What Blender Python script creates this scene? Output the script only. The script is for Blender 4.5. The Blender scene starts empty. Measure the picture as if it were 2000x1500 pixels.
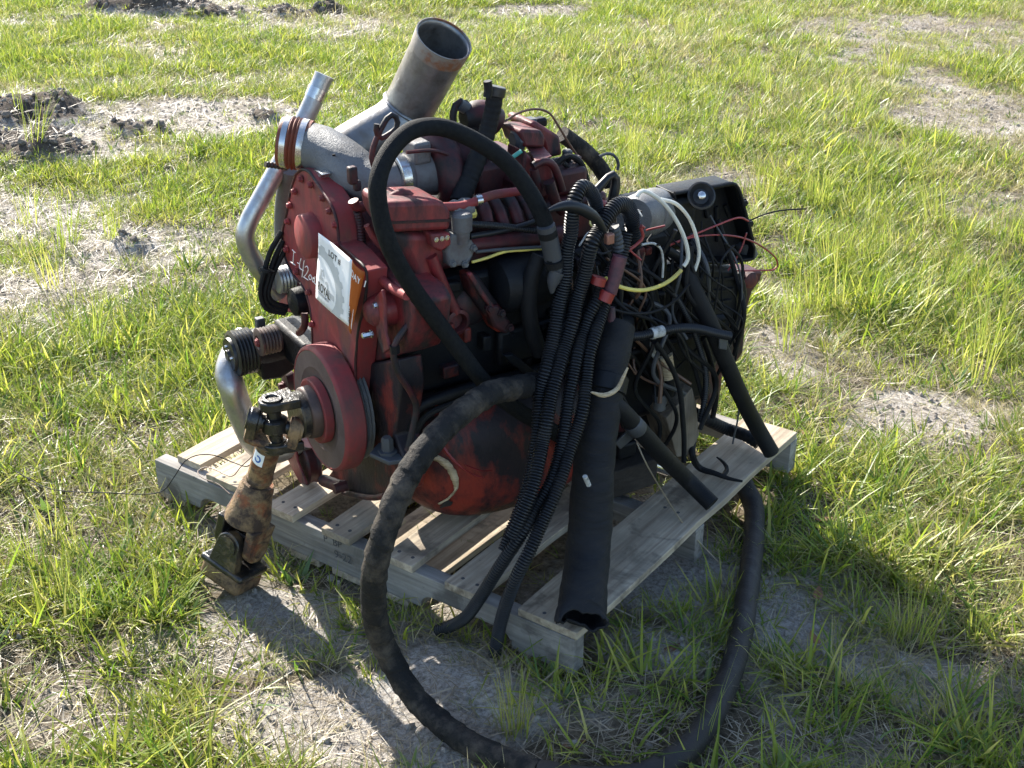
import bpy, math, random
import numpy as np
from mathutils import Vector, Matrix
from mathutils.bvhtree import BVHTree

# ------------------------------------------------------------------ camera, sky, sun, exposure
SC = bpy.context.scene
COL = SC.collection
rng = np.random.default_rng(7)
random.seed(7)

cam_d = bpy.data.cameras.new('camera')
cam = bpy.data.objects.new('camera', cam_d)
COL.objects.link(cam)
SC.camera = cam
cam_d.sensor_fit = 'HORIZONTAL'
cam_d.sensor_width = 36.0
cam_d.lens = 36.0 * 2600 / 2000
cam_d.clip_start = 0.05
cam_d.clip_end = 2000
YAW, PITCH, ROLL = 2.189385889541194, 0.4650493384670478, 0.0027111965503013725
_f = Vector((math.cos(YAW) * math.cos(PITCH), math.sin(YAW) * math.cos(PITCH), -math.sin(PITCH)))
_r = Vector((math.sin(YAW), -math.cos(YAW), 0))
_u = _r.cross(_f)
_r2 = _r * math.cos(ROLL) + _u * math.sin(ROLL)
_u2 = _u * math.cos(ROLL) - _r * math.sin(ROLL)
mw = Matrix((_r2, _u2, -_f)).transposed().to_4x4()
mw.translation = Vector((2.33815, -1.78849, 1.73594))
cam.matrix_world = mw

SUN_AZ, SUN_EL = math.radians(158), math.radians(34)      # direction towards the sun
world = bpy.data.worlds.new('World')
SC.world = world
world.use_nodes = True
wn = world.node_tree
for n in list(wn.nodes): wn.nodes.remove(n)
sky = wn.nodes.new('ShaderNodeTexSky')
sky.sky_type = 'NISHITA'
sky.sun_disc = False
sky.sun_elevation = SUN_EL
sky.sun_rotation = math.pi / 2 - SUN_AZ
bg = wn.nodes.new('ShaderNodeBackground')
bg.inputs['Strength'].default_value = 0.11
wo = wn.nodes.new('ShaderNodeOutputWorld')
wn.links.new(sky.outputs[0], bg.inputs[0])
wn.links.new(bg.outputs[0], wo.inputs[0])

sun_d = bpy.data.lights.new('sun', 'SUN')
sun_d.energy = 5.0
sun_d.angle = math.radians(0.53)
sun_d.color = (1.0, 0.94, 0.84)
sun = bpy.data.objects.new('sun', sun_d)
COL.objects.link(sun)
sd = Vector((math.cos(SUN_AZ) * math.cos(SUN_EL), math.sin(SUN_AZ) * math.cos(SUN_EL), math.sin(SUN_EL)))
sun.rotation_euler = sd.to_track_quat('Z', 'Y').to_euler()
sun.location = (0, 0, 5)

SC.view_settings.view_transform = 'Standard'
SC.view_settings.look = 'None'
SC.view_settings.exposure = 1.7
SC.view_settings.gamma = 1.0
SC.view_settings.use_curve_mapping = False
SC.render.engine = 'CYCLES'
SC.cycles.max_bounces = 5
SC.cycles.diffuse_bounces = 3
SC.cycles.glossy_bounces = 2
SC.cycles.use_adaptive_sampling = True
SC.cycles.adaptive_threshold = 0.02
SC.cycles.transparent_max_bounces = 8
SC.cycles.use_denoising = True

# ------------------------------------------------------------------ materials (all procedural)
MATS = {}
def _nodes(name):
    m = bpy.data.materials.new(name); m.use_nodes = True
    nt = m.node_tree
    for n in list(nt.nodes): nt.nodes.remove(n)
    out = nt.nodes.new('ShaderNodeOutputMaterial')
    MATS[name] = m
    return m, nt, out
def _mix(nt, fac, a, b):
    n = nt.nodes.new('ShaderNodeMix'); n.data_type = 'RGBA'
    for sock, v in ((0, fac), (6, a), (7, b)):
        if isinstance(v, (int, float)): n.inputs[sock].default_value = v
        elif isinstance(v, tuple): n.inputs[sock].default_value = (*v, 1) if len(v) == 3 else v
        else: nt.links.new(v, n.inputs[sock])
    return n.outputs[2]
def _noise(nt, vec, scale, detail=5, rough=.6, dist=0):
    n = nt.nodes.new('ShaderNodeTexNoise')
    n.inputs['Scale'].default_value = scale; n.inputs['Detail'].default_value = detail
    n.inputs['Roughness'].default_value = rough; n.inputs['Distortion'].default_value = dist
    if vec is not None: nt.links.new(vec, n.inputs['Vector'])
    return n.outputs['Fac']
def _ramp(nt, fac, lo, hi):
    n = nt.nodes.new('ShaderNodeMapRange'); n.inputs[1].default_value = lo; n.inputs[2].default_value = hi
    nt.links.new(fac, n.inputs[0]); return n.outputs[0]
def _coord(nt, scale=(1, 1, 1), kind='Object'):
    c = nt.nodes.new('ShaderNodeTexCoord'); mp = nt.nodes.new('ShaderNodeMapping')
    mp.inputs['Scale'].default_value = scale
    nt.links.new(c.outputs[kind], mp.inputs[0]); return mp.outputs[0]
def surf(name, base, dirt=None, damt=(.5, .65), dscale=14, rough=.5, drough=.8, metal=0, second=None, samt=(.5, .6), sscale=25,
         bump=.15, bscale=120, spec=.5, stretch=(1, 1, 1), coat=0):
    """painted / metal / rubber surface: base colour, blotches of a second colour, dirt on top, fine relief"""
    m, nt, out = _nodes(name)
    v = _coord(nt, stretch)
    b = nt.nodes.new('ShaderNodeBsdfPrincipled')
    var = _noise(nt, v, 5, 6)
    dark = tuple(c * .7 for c in base); lite = tuple(min(1, c * 1.25) for c in base)
    c = _mix(nt, _ramp(nt, var, .3, .7), dark, lite)
    if second:
        c = _mix(nt, _ramp(nt, _noise(nt, v, sscale, 6, .65, .3), *samt), c, second)
    if dirt:
        d = _ramp(nt, _noise(nt, v, dscale, 8, .68), *damt)
        c = _mix(nt, d, c, dirt)
        r = nt.nodes.new('ShaderNodeMix'); r.inputs[2].default_value = rough; r.inputs[3].default_value = drough
        nt.links.new(d, r.inputs[0]); nt.links.new(r.outputs[0], b.inputs['Roughness'])
        if metal:
            mm = nt.nodes.new('ShaderNodeMix'); mm.inputs[2].default_value = metal; mm.inputs[3].default_value = metal * .3
            nt.links.new(d, mm.inputs[0]); nt.links.new(mm.outputs[0], b.inputs['Metallic'])
    else:
        b.inputs['Roughness'].default_value = rough; b.inputs['Metallic'].default_value = metal
    nt.links.new(c, b.inputs['Base Color'])
    b.inputs['Specular IOR Level'].default_value = spec
    b.inputs['Coat Weight'].default_value = coat
    if bump:
        bp = nt.nodes.new('ShaderNodeBump'); bp.inputs['Strength'].default_value = bump; bp.inputs['Distance'].default_value = .004
        nt.links.new(_noise(nt, v, bscale, 4, .7), bp.inputs['Height']); nt.links.new(bp.outputs[0], b.inputs['Normal'])
    nt.links.new(b.outputs[0], out.inputs[0])
    return m

surf('red_paint', (.19, .018, .021), dirt=(.02, .013, .014), damt=(.4, .62), stretch=(1, 1, .4), dscale=16, rough=.45, bump=.3, bscale=90, second=(.2, .03, .028), samt=(.5, .7), sscale=9)
surf('damper_face', (.09, .06, .054), dirt=(.13, .095, .085), damt=(.4, .7), dscale=20, rough=.7, second=(.14, .05, .04), samt=(.6, .7), sscale=8, spec=.3)
surf('red_dusty', (.23, .033, .035), stretch=(1, 1, .45), dirt=(.09, .045, .042), damt=(.42, .72), dscale=22, rough=.6, second=(.2, .055, .026), samt=(.57, .66), sscale=11, spec=.35)
surf('red_grimy', (.085, .012, .014), dirt=(.009, .008, .01), damt=(.36, .58), dscale=11, rough=.5, drough=.6, spec=.4)
surf('oily_black', (.006, .007, .0095), dirt=(.016, .015, .014), damt=(.5, .78), dscale=20, rough=.5, drough=.8, bump=.3, spec=.22)
surf('oily_red', (.016, .012, .015), dirt=(.008, .0085, .011), damt=(.5, .7), second=(.22, .03, .019), samt=(.47, .63), sscale=9, rough=.5, bump=.3, stretch=(1, 1, .6), spec=.28)
surf('galvanised', (.42, .435, .45), dirt=(.2, .18, .16), damt=(.42, .75), dscale=18, rough=.3, drough=.5, metal=.9, bump=.2, bscale=200)
surf('aluminised', (.27, .275, .28), dirt=(.12, .105, .092), damt=(.4, .7), dscale=12, rough=.36, drough=.55, metal=.85, second=(.15, .14, .13), samt=(.45, .7), sscale=30, bump=.15)
surf('rusty_rim', (.24, .22, .2), dirt=(.2, .085, .04), damt=(.5, .62), dscale=16, rough=.6, metal=.35)
surf('cast_grey', (.14, .143, .15), dirt=(.09, .07, .065), damt=(.45, .7), dscale=18, rough=.55, metal=.3, bump=.5, bscale=260, second=(.25, .08, .07), samt=(.66, .75), sscale=12)
surf('cast_plain', (.15, .155, .16), dirt=(.1, .095, .09), damt=(.45, .7), dscale=18, rough=.55, metal=.3, bump=.5, bscale=260)
surf('bright_steel', (.6, .6, .6), dirt=(.3, .27, .24), damt=(.55, .8), dscale=30, rough=.25, metal=.95, bump=.05)
surf('silicone', (.2, .045, .02), dirt=(.12, .05, .03), damt=(.45, .75), rough=.5)
surf('rubber', (.006, .0066, .0085), dirt=(.018, .017, .016), damt=(.45, .8), dscale=30, rough=.6, bump=.3, bscale=300, spec=.22)
surf('rubber_braid', (.006, .007, .0085), dirt=(.015, .016, .016), damt=(.4, .7), dscale=120, rough=.7, bump=.6, bscale=420, spec=.16)
surf('wrapped_rubber', (.014, .0135, .0135), dirt=(.1, .082, .064), damt=(.46, .74), dscale=18, rough=.75, bump=.9, bscale=150, spec=.2)
surf('ground_hose', (.012, .0105, .0105), dirt=(.036, .028, .023), damt=(.4, .7), dscale=14, rough=.6, bump=.5, bscale=90, spec=.4, stretch=(1, 1, 1))
surf('conduit', (.01, .011, .0135), dirt=(.024, .023, .023), damt=(.5, .8), dscale=16, rough=.42, bump=.05, spec=.35)
surf('soft_rubber', (.009, .0098, .0125), dirt=(.021, .02, .02), damt=(.42, .7), dscale=9, rough=.65, bump=1, bscale=34, spec=.25, stretch=(.6, .6, 5))
surf('tape_grey', (.045, .05, .06), dirt=(.05, .05, .05), damt=(.4, .7), rough=.5)
surf('tape_white', (.5, .5, .48), dirt=(.15, .14, .12), damt=(.45, .65), dscale=60, rough=.5)
surf('shaft_rust', (.25, .16, .08), dirt=(.05, .03, .02), damt=(.42, .6), dscale=26, rough=.6, second=(.25, .08, .03), samt=(.52, .62), sscale=22, bump=.7, bscale=160, metal=.15)
surf('black_grease', (.012, .011, .01), dirt=(.1, .065, .03), damt=(.52, .66), dscale=22, rough=.3, drough=.55, bump=.6, bscale=80, spec=.6)
surf('pulley_rust', (.09, .055, .045), dirt=(.03, .026, .024), damt=(.4, .65), rough=.5, metal=.4)
surf('pulley_black', (.02, .02, .021), dirt=(.06, .05, .045), damt=(.5, .8), rough=.38, metal=.3)
surf('red_plastic', (.22, .02, .018), rough=.45, bump=0)
surf('purple_tape', (.12, .035, .05), dirt=(.04, .03, .035), damt=(.4, .6), rough=.5)
surf('yellow_plastic', (.62, .52, .12), dirt=(.3, .25, .1), damt=(.5, .8), rough=.45, bump=0)
surf('white_plastic', (.7, .68, .6), dirt=(.4, .37, .3), damt=(.5, .8), rough=.45, bump=0)
surf('red_wire', (.25, .03, .03), rough=.45, bump=0)
surf('brown_wire', (.1, .05, .03), rough=.5, bump=0)
surf('copper', (.3, .14, .1), rough=.5, metal=.4)
surf('teal_plastic', (.05, .3, .25), rough=.5, bump=0)
surf('paper_white', (.78, .79, .8), rough=.55, bump=0)
surf('paper_gear', (.46, .48, .49), rough=.55, bump=0)
surf('paper_orange', (.38, .09, .012), rough=.55, bump=0)
surf('ink_black', (.015, .015, .016), rough=.6, bump=0)
surf('ink_stamp', (.05, .05, .055), rough=.8, bump=0)
surf('marker_white', (.75, .72, .7), rough=.6, bump=0)
surf('blue_label', (.03, .12, .4), rough=.4, bump=0)
surf('cream_veneer', (.5, .4, .26), dirt=(.25, .18, .1), damt=(.45, .65), dscale=40, rough=.8, stretch=(1, 1, 6))
surf('dead_leaf', (.22, .1, .04), dirt=(.12, .06, .03), damt=(.4, .6), dscale=60, rough=.7)
surf('sand_crumb', (.4, .36, .32), dirt=(.2, .17, .14), damt=(.45, .6), dscale=60, rough=.95, bump=.6, bscale=90, spec=.1)
surf('soil_dark', (.15, .125, .105), dirt=(.36, .32, .28), damt=(.4, .7), dscale=20, rough=.95, bump=1, bscale=60, spec=.1)

def wood(name, base, dark, grain_axis):
    m, nt, out = _nodes(name)
    sc = [60, 60, 60]; sc[grain_axis] = 2.5
    v = _coord(nt, tuple(sc)); v2 = _coord(nt)
    b = nt.nodes.new('ShaderNodeBsdfPrincipled')
    g = _ramp(nt, _noise(nt, v, 1, 6, .65, .4), .3, .72)
    c = _mix(nt, g, dark, base)
    c = _mix(nt, _ramp(nt, _noise(nt, v2, 6, 5), .45, .75), c, tuple(x * .38 for x in base))
    c = _mix(nt, _ramp(nt, _noise(nt, v2, 40, 6, .7), .66, .74), c, tuple(x * .25 for x in base))
    st_ = nt.nodes.new('ShaderNodeMath'); st_.operation = 'MULTIPLY'; st_.inputs[1].default_value = .65
    nt.links.new(_ramp(nt, _noise(nt, v2, 4.5, 7, .62, .6), .56, .64), st_.inputs[0])
    c = _mix(nt, st_.outputs[0], c, (.045, .038, .034))
    oi = nt.nodes.new('ShaderNodeObjectInfo')
    hs = nt.nodes.new('ShaderNodeHueSaturation')
    mr = nt.nodes.new('ShaderNodeMapRange'); mr.inputs[3].default_value = .82; mr.inputs[4].default_value = 1.15
    nt.links.new(oi.outputs['Random'], mr.inputs[0]); nt.links.new(mr.outputs[0], hs.inputs['Value'])
    nt.links.new(c, hs.inputs['Color']); nt.links.new(hs.outputs[0], b.inputs['Base Color'])
    b.inputs['Roughness'].default_value = .85; b.inputs['Specular IOR Level'].default_value = .2
    bp = nt.nodes.new('ShaderNodeBump'); bp.inputs['Strength'].default_value = .5; bp.inputs['Distance'].default_value = .003
    nt.links.new(g, bp.inputs['Height']); nt.links.new(bp.outputs[0], b.inputs['Normal'])
    nt.links.new(b.outputs[0], out.inputs[0])
wood('wood_deck', (.58, .5, .38), (.23, .175, .125), 1)
wood('wood_stringer', (.36, .34, .31), (.13, .12, .11), 0)
wood('wood_block', (.3, .25, .19), (.11, .085, .065), 2)
wood('wood_black', (.06, .05, .042), (.025, .022, .02), 1)

def blade_mat(name, cols, rough=.45, trans=.5):
    m, nt, out = _nodes(name)
    oi = nt.nodes.new('ShaderNodeObjectInfo')
    at = nt.nodes.new('ShaderNodeAttribute'); at.attribute_name = 'vary'
    ad = nt.nodes.new('ShaderNodeMath'); ad.operation = 'MULTIPLY_ADD'; ad.inputs[1].default_value = .5
    mu = nt.nodes.new('ShaderNodeMath'); mu.operation = 'MULTIPLY'; mu.inputs[1].default_value = .5
    nt.links.new(oi.outputs['Random'], ad.inputs[0]); nt.links.new(at.outputs['Fac'], mu.inputs[0]); nt.links.new(mu.outputs[0], ad.inputs[2])
    cr = nt.nodes.new('ShaderNodeValToRGB')
    e = cr.color_ramp.elements
    while len(e) < len(cols): e.new(.5)
    for k, (p, c) in enumerate(cols): e[k].position = p; e[k].color = (*c, 1)
    nt.links.new(ad.outputs[0], cr.inputs[0])
    d = nt.nodes.new('ShaderNodeBsdfPrincipled'); d.inputs['Roughness'].default_value = rough
    d.inputs['Specular IOR Level'].default_value = .5
    t = nt.nodes.new('ShaderNodeBsdfTranslucent')
    nt.links.new(cr.outputs[0], d.inputs['Base Color'])
    hs = nt.nodes.new('ShaderNodeHueSaturation'); hs.inputs['Value'].default_value = 1.35; hs.inputs['Saturation'].default_value = 1.0
    nt.links.new(cr.outputs[0], hs.inputs['Color']); nt.links.new(hs.outputs[0], t.inputs['Color'])
    mx = nt.nodes.new('ShaderNodeMixShader'); mx.inputs[0].default_value = trans
    nt.links.new(d.outputs[0], mx.inputs[1]); nt.links.new(t.outputs[0], mx.inputs[2]); nt.links.new(mx.outputs[0], out.inputs[0])
blade_mat('grass_green', [(0, (.045, .11, .014)), (.3, (.125, .2, .02)), (.62, (.265, .305, .034)), (.86, (.4, .38, .085)), (1, (.46, .4, .2))])
blade_mat('grass_dry', [(0, (.13, .15, .04)), (.35, (.26, .25, .08)), (.7, (.4, .35, .16)), (1, (.5, .43, .27))], trans=.4)
blade_mat('weed_leaf', [(0, (.05, .11, .03)), (.6, (.12, .18, .04)), (1, (.24, .25, .06))], rough=.4, trans=.35)
blade_mat('grass_tall', [(0, (.1, .16, .025)), (.5, (.22, .26, .04)), (1, (.38, .35, .1))])
blade_mat('straw', [(0, (.16, .12, .08)), (.5, (.3, .25, .175)), (1, (.48, .42, .32))], trans=.25)

# ground: pale sand with grey, thatch-brown where grass grows, dark loam with rut shadow painted in where the soil is broken (vertex masks)
m, nt, out = _nodes('ground_soil')
v = _coord(nt)
b = nt.nodes.new('ShaderNodeBsdfPrincipled')
sand = _mix(nt, _ramp(nt, _noise(nt, v, 3, 8, .7), .35, .7), (.4, .365, .325), (.62, .585, .54))
sand = _mix(nt, _ramp(nt, _noise(nt, v, 90, 6, .75), .36, .58), (.2, .175, .15), sand)
that = _mix(nt, _ramp(nt, _noise(nt, v, 60, 6, .75), .35, .65), (.055, .045, .03), (.24, .195, .135))
a1 = nt.nodes.new('ShaderNodeAttribute'); a1.attribute_name = 'bare'
a2 = nt.nodes.new('ShaderNodeAttribute'); a2.attribute_name = 'loam'
n1 = _noise(nt, v, 14, 6, .7)
ma = nt.nodes.new('ShaderNodeMath'); ma.operation = 'ADD'; nt.links.new(a1.outputs['Fac'], ma.inputs[0]); nt.links.new(n1, ma.inputs[1])
c = _mix(nt, _ramp(nt, ma.outputs[0], .72, 1.1), that, sand)
loam = _mix(nt, _noise(nt, v, 40, 6, .75), (.035, .028, .023), (.17, .14, .115))
mb = nt.nodes.new('ShaderNodeMath'); mb.operation = 'ADD'; nt.links.new(a2.outputs['Fac'], mb.inputs[0]); nt.links.new(n1, mb.inputs[1])
c = _mix(nt, _ramp(nt, mb.outputs[0], .8, 1.1), c, loam)
nt.links.new(c, b.inputs['Base Color']); b.inputs['Roughness'].default_value = .95; b.inputs['Specular IOR Level'].default_value = .1
bp = nt.nodes.new('ShaderNodeBump'); bp.inputs['Strength'].default_value = 1; bp.inputs['Distance'].default_value = .02
nt.links.new(_noise(nt, v, 70, 8, .75), bp.inputs['Height']); nt.links.new(bp.outputs[0], b.inputs['Normal'])
nt.links.new(b.outputs[0], out.inputs[0])

# ------------------------------------------------------------------ mesh helpers
class G:
    """collects vertices and faces in world coordinates"""
    def __init__(s): s.v = []; s.f = []
    def add(s, v, f):
        o = len(s.v); s.v += [tuple(p) for p in v]; s.f += [tuple(i + o for i in q) for q in f]; return s
def root_loc(o):
    while o.parent is not None: o = o.parent
    return Vector(o.location)
def obj(name, g, mat, parent=None, smooth=True, bevel=0, seg=2, solid=0, loc=None, auto=40):
    """links one mesh object; vertices are given in world space and stored relative to the thing's base"""
    base = root_loc(parent) if parent else (Vector(loc) if loc is not None else Vector((0, 0, 0)))
    me = bpy.data.meshes.new(name)
    me.from_pydata([(p[0] - base[0], p[1] - base[1], p[2] - base[2]) for p in g.v], [], g.f)
    me.validate()
    me.materials.append(MATS[mat])
    if smooth:
        me.polygons.foreach_set('use_smooth', [True] * len(me.polygons))
        me.set_sharp_from_angle(angle=math.radians(auto))
    o = bpy.data.objects.new(name, me); COL.objects.link(o)
    if parent: o.parent = parent
    else: o.location = base
    if solid:
        md = o.modifiers.new('thickness', 'SOLIDIFY'); md.thickness = solid; md.offset = -1
    if bevel:
        md = o.modifiers.new('edge', 'BEVEL'); md.width = bevel; md.segments = seg; md.limit_method = 'ANGLE'; md.angle_limit = math.radians(38)
    return o
def tag(o, label, cat, group=None, kind=None):
    if label: o['label'] = label
    if cat: o['category'] = cat
    if group: o['group'] = group
    if kind: o['kind'] = kind
    return o
def empty(name, loc, label, cat, group=None):
    o = bpy.data.objects.new(name, None); COL.objects.link(o); o.location = loc; o.empty_display_size = .05
    return tag(o, label, cat, group)
def vec(p): return np.array(p, float)
def unit(a): a = np.asarray(a, float); return a / (np.linalg.norm(a) + 1e-12)
def loosen(pts, amp, seed):
    q = np.random.default_rng(seed); return [tuple(vec(p) + q.normal(0, amp, 3)) for p in pts]
def spline(pts, step):
    """centripetal Catmull-Rom through pts, evenly resampled"""
    P = [vec(p) for p in pts]
    P = [2 * P[0] - P[1]] + P + [2 * P[-1] - P[-2]]
    out = []
    for i in range(1, len(P) - 2):
        a, b, c, d = P[i - 1:i + 3]
        t0 = 0; t1 = t0 + max(np.linalg.norm(b - a), 1e-5) ** .5; t2 = t1 + max(np.linalg.norm(c - b), 1e-5) ** .5; t3 = t2 + max(np.linalg.norm(d - c), 1e-5) ** .5
        for t in np.linspace(t1, t2, 14, endpoint=False):
            A1 = (t1 - t) / (t1 - t0) * a + (t - t0) / (t1 - t0) * b; A2 = (t2 - t) / (t2 - t1) * b + (t - t1) / (t2 - t1) * c; A3 = (t3 - t) / (t3 - t2) * c + (t - t2) / (t3 - t2) * d
            B1 = (t2 - t) / (t2 - t0) * A1 + (t - t0) / (t2 - t0) * A2; B2 = (t3 - t) / (t3 - t1) * A2 + (t - t1) / (t3 - t1) * A3
            out.append((t2 - t) / (t2 - t1) * B1 + (t - t1) / (t2 - t1) * B2)
    out.append(P[-2]); out = np.array(out)
    L = np.concatenate([[0], np.cumsum(np.linalg.norm(np.diff(out, axis=0), axis=1))])
    n = max(2, int(round(L[-1] / step)) + 1)
    s = np.linspace(0, L[-1], n)
    return np.stack([np.interp(s, L, out[:, k]) for k in range(3)], 1), s
def frames(C):
    T = np.gradient(C, axis=0); T /= np.linalg.norm(T, axis=1)[:, None] + 1e-12
    up = np.array([0, 0, 1.]) if abs(T[0][2]) < .9 else np.array([1., 0, 0])
    n = unit(np.cross(np.cross(T[0], up), T[0])); N = [n]
    for i in range(1, len(C)):
        n = N[-1] - T[i] * (N[-1] @ T[i]); N.append(unit(n))
    N = np.array(N); return T, N, np.cross(T, N)
def sweep(C, rad, nseg=14, cap=True, rfun=None, s=None, closed_hole=False):
    """tube round a polyline; rad scalar or per point; rfun(s, theta) multiplies it"""
    T, N, B = frames(C)
    R = np.full(len(C), rad) if np.isscalar(rad) else np.asarray(rad)
    th = np.linspace(0, 2 * math.pi, nseg, endpoint=False)
    rr = R[:, None] * np.ones(nseg)
    if rfun is not None: rr = rr * rfun(s[:, None], th[None, :])
    V = C[:, None, :] + rr[:, :, None] * (np.cos(th)[None, :, None] * N[:, None, :] + np.sin(th)[None, :, None] * B[:, None, :])
    V = V.reshape(-1, 3); F = []
    for i in range(len(C) - 1):
        for k in range(nseg):
            k2 = (k + 1) % nseg; F.append((i * nseg + k, i * nseg + k2, (i + 1) * nseg + k2, (i + 1) * nseg + k))
    if cap:
        F.append(tuple(range(nseg))[::-1]); F.append(tuple((len(C) - 1) * nseg + k for k in range(nseg)))
    g = G(); g.v = [tuple(p) for p in V]; g.f = F
    return g
def tube(pts, r, nseg=12, step=.012, cap=True, rfun=None):
    C, s = spline(pts, step) if len(pts) > 2 else (lambda a, b: (np.linspace(a, b, max(2, int(np.linalg.norm(b - a) / step) + 1)), None))(vec(pts[0]), vec(pts[1]))
    if s is None: s = np.concatenate([[0], np.cumsum(np.linalg.norm(np.diff(C, axis=0), axis=1))])
    if not np.isscalar(r): r = np.interp(s / s[-1], np.linspace(0, 1, len(r)), r)
    return sweep(C, r, nseg, cap, rfun, s)
def corrugated(pts, r, pitch=.0058, nseg=12, depth=.22):
    C, s = spline(pts, pitch / 3)
    ph = np.array([1, 1 - depth, 1 - depth * .1])[np.arange(len(s)) % 3]
    rr = r * ph if np.isscalar(r) else np.interp(s / s[-1], np.linspace(0, 1, len(r)), r) * ph
    return sweep(C, rr, nseg, True)
def wrapped(pts, r, pitch=.04, nseg=20, amp=.07, seed=1):
    q = np.random.default_rng(seed)
    C, s = spline(pts, .006)
    wob = np.interp(s, np.arange(0, s[-1] + .1, .05), q.uniform(-.25, .25, len(np.arange(0, s[-1] + .1, .05))))
    def rf(S, th):
        u = (S / pitch + wob[:, None] + th / (2 * math.pi)) % 1
        return 1 + amp * (u - .5) + .02 * np.sin(th * 3 + S * 40) + .015 * np.sin(S * 130 + 2 * th)
    return sweep(C, r, nseg, True, rf, s)
def lathe(o, axis, prof, nseg=32, cap=True):
    """prof: list of (distance along axis, radius)"""
    o = vec(o); a = unit(axis); n = unit(np.cross(a, [0, 0, 1.] if abs(a[2]) < .9 else [1., 0, 0])); b = np.cross(a, n)
    g = G(); V = []; F = []
    for d, r in prof:
        for k in range(nseg):
            t = 2 * math.pi * k / nseg; V.append(o + a * d + r * (math.cos(t) * n + math.sin(t) * b))
    for i in range(len(prof) - 1):
        for k in range(nseg):
            k2 = (k + 1) % nseg; F.append((i * nseg + k, i * nseg + k2, (i + 1) * nseg + k2, (i + 1) * nseg + k))
    if cap: F.append(tuple(range(nseg))[::-1]); F.append(tuple((len(prof) - 1) * nseg + k for k in range(nseg)))
    g.v = [tuple(p) for p in V]; g.f = F; return g
def extr(poly, d):
    """prism: polygon (world points) pushed along d"""
    n = len(poly); P = [vec(p) for p in poly]; d = vec(d)
    nrm = sum((np.cross(P[i] - P[0], P[(i + 1) % n] - P[0]) for i in range(n)), np.zeros(3))
    if nrm @ d > 0: P = P[::-1]
    g = G(); g.v = [tuple(p) for p in P] + [tuple(p + d) for p in P]
    g.f = [tuple(range(n)), tuple(range(2 * n - 1, n - 1, -1))] + [((i + 1) % n, i, i + n, (i + 1) % n + n) for i in range(n)]
    return g
def obox(c, ax, dims):
    """box with centre c, axes ax (3 vectors) and full sizes dims"""
    c = vec(c); ax = [unit(a) for a in ax]; g = G()
    V = [c + sum(ax[k] * dims[k] * .5 * sg[k] for k in range(3)) for sg in ((-1, -1, -1), (1, -1, -1), (1, 1, -1), (-1, 1, -1), (-1, -1, 1), (1, -1, 1), (1, 1, 1), (-1, 1, 1))]
    return g.add(V, [(0, 3, 2, 1), (4, 5, 6, 7), (0, 1, 5, 4), (1, 2, 6, 5), (2, 3, 7, 6), (3, 0, 4, 7)])
def bolt(o, axis, r=.008, h=.007):
    g = lathe(vec(o) - unit(axis) * .002, axis, [(0, r * 1.35), (.0035, r * 1.35), (.0036, r), (h, r), (h + .0015, r * .8)], 6)
    return g

# engine frame: A along the crankshaft towards the rear, S towards its right side, Z up; origin at the damper face
EO = vec((0.58171, -0.01779, 0.44)); PSI = math.radians(23)
A = vec((math.sin(PSI), math.cos(PSI), 0)); S = vec((math.cos(PSI), -math.sin(PSI), 0)); Z = vec((0, 0, 1))
def W(t, s, z): return EO + t * A + s * S + z * Z
def ebox(t0, t1, s0, s1, z0, z1): return obox(W((t0 + t1) / 2, (s0 + s1) / 2, (z0 + z1) / 2), (A, S, Z), (t1 - t0, s1 - s0, z1 - z0))
# ------------------------------------------------------------------ ground
def _h(ix, iy, seed):
    n = (ix.astype(np.int64) * 374761393 + iy.astype(np.int64) * 668265263 + seed * 144269504) & 0xffffffff
    n = ((n ^ (n >> 13)) * 1274126177) & 0xffffffff
    return ((n ^ (n >> 16)) & 0xffff) / 65535.
def vn(x, y, seed=0):
    ix = np.floor(x); iy = np.floor(y); fx = x - ix; fy = y - iy
    fx = fx * fx * (3 - 2 * fx); fy = fy * fy * (3 - 2 * fy)
    a = _h(ix, iy, seed); b_ = _h(ix + 1, iy, seed); c_ = _h(ix, iy + 1, seed); d_ = _h(ix + 1, iy + 1, seed)
    return (a * (1 - fx) + b_ * fx) * (1 - fy) + (c_ * (1 - fx) + d_ * fx) * fy
def fbm(x, y, seed=0, oct=4):
    o = 0; am = .5; tot = 0
    for k in range(oct):
        o = o + am * vn(x * 2 ** k, y * 2 ** k, seed + k * 17); tot += am; am *= .5
    return o / tot
FH = vec((math.cos(YAW), math.sin(YAW))); RT = vec((math.sin(YAW), -math.cos(YAW)))
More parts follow.
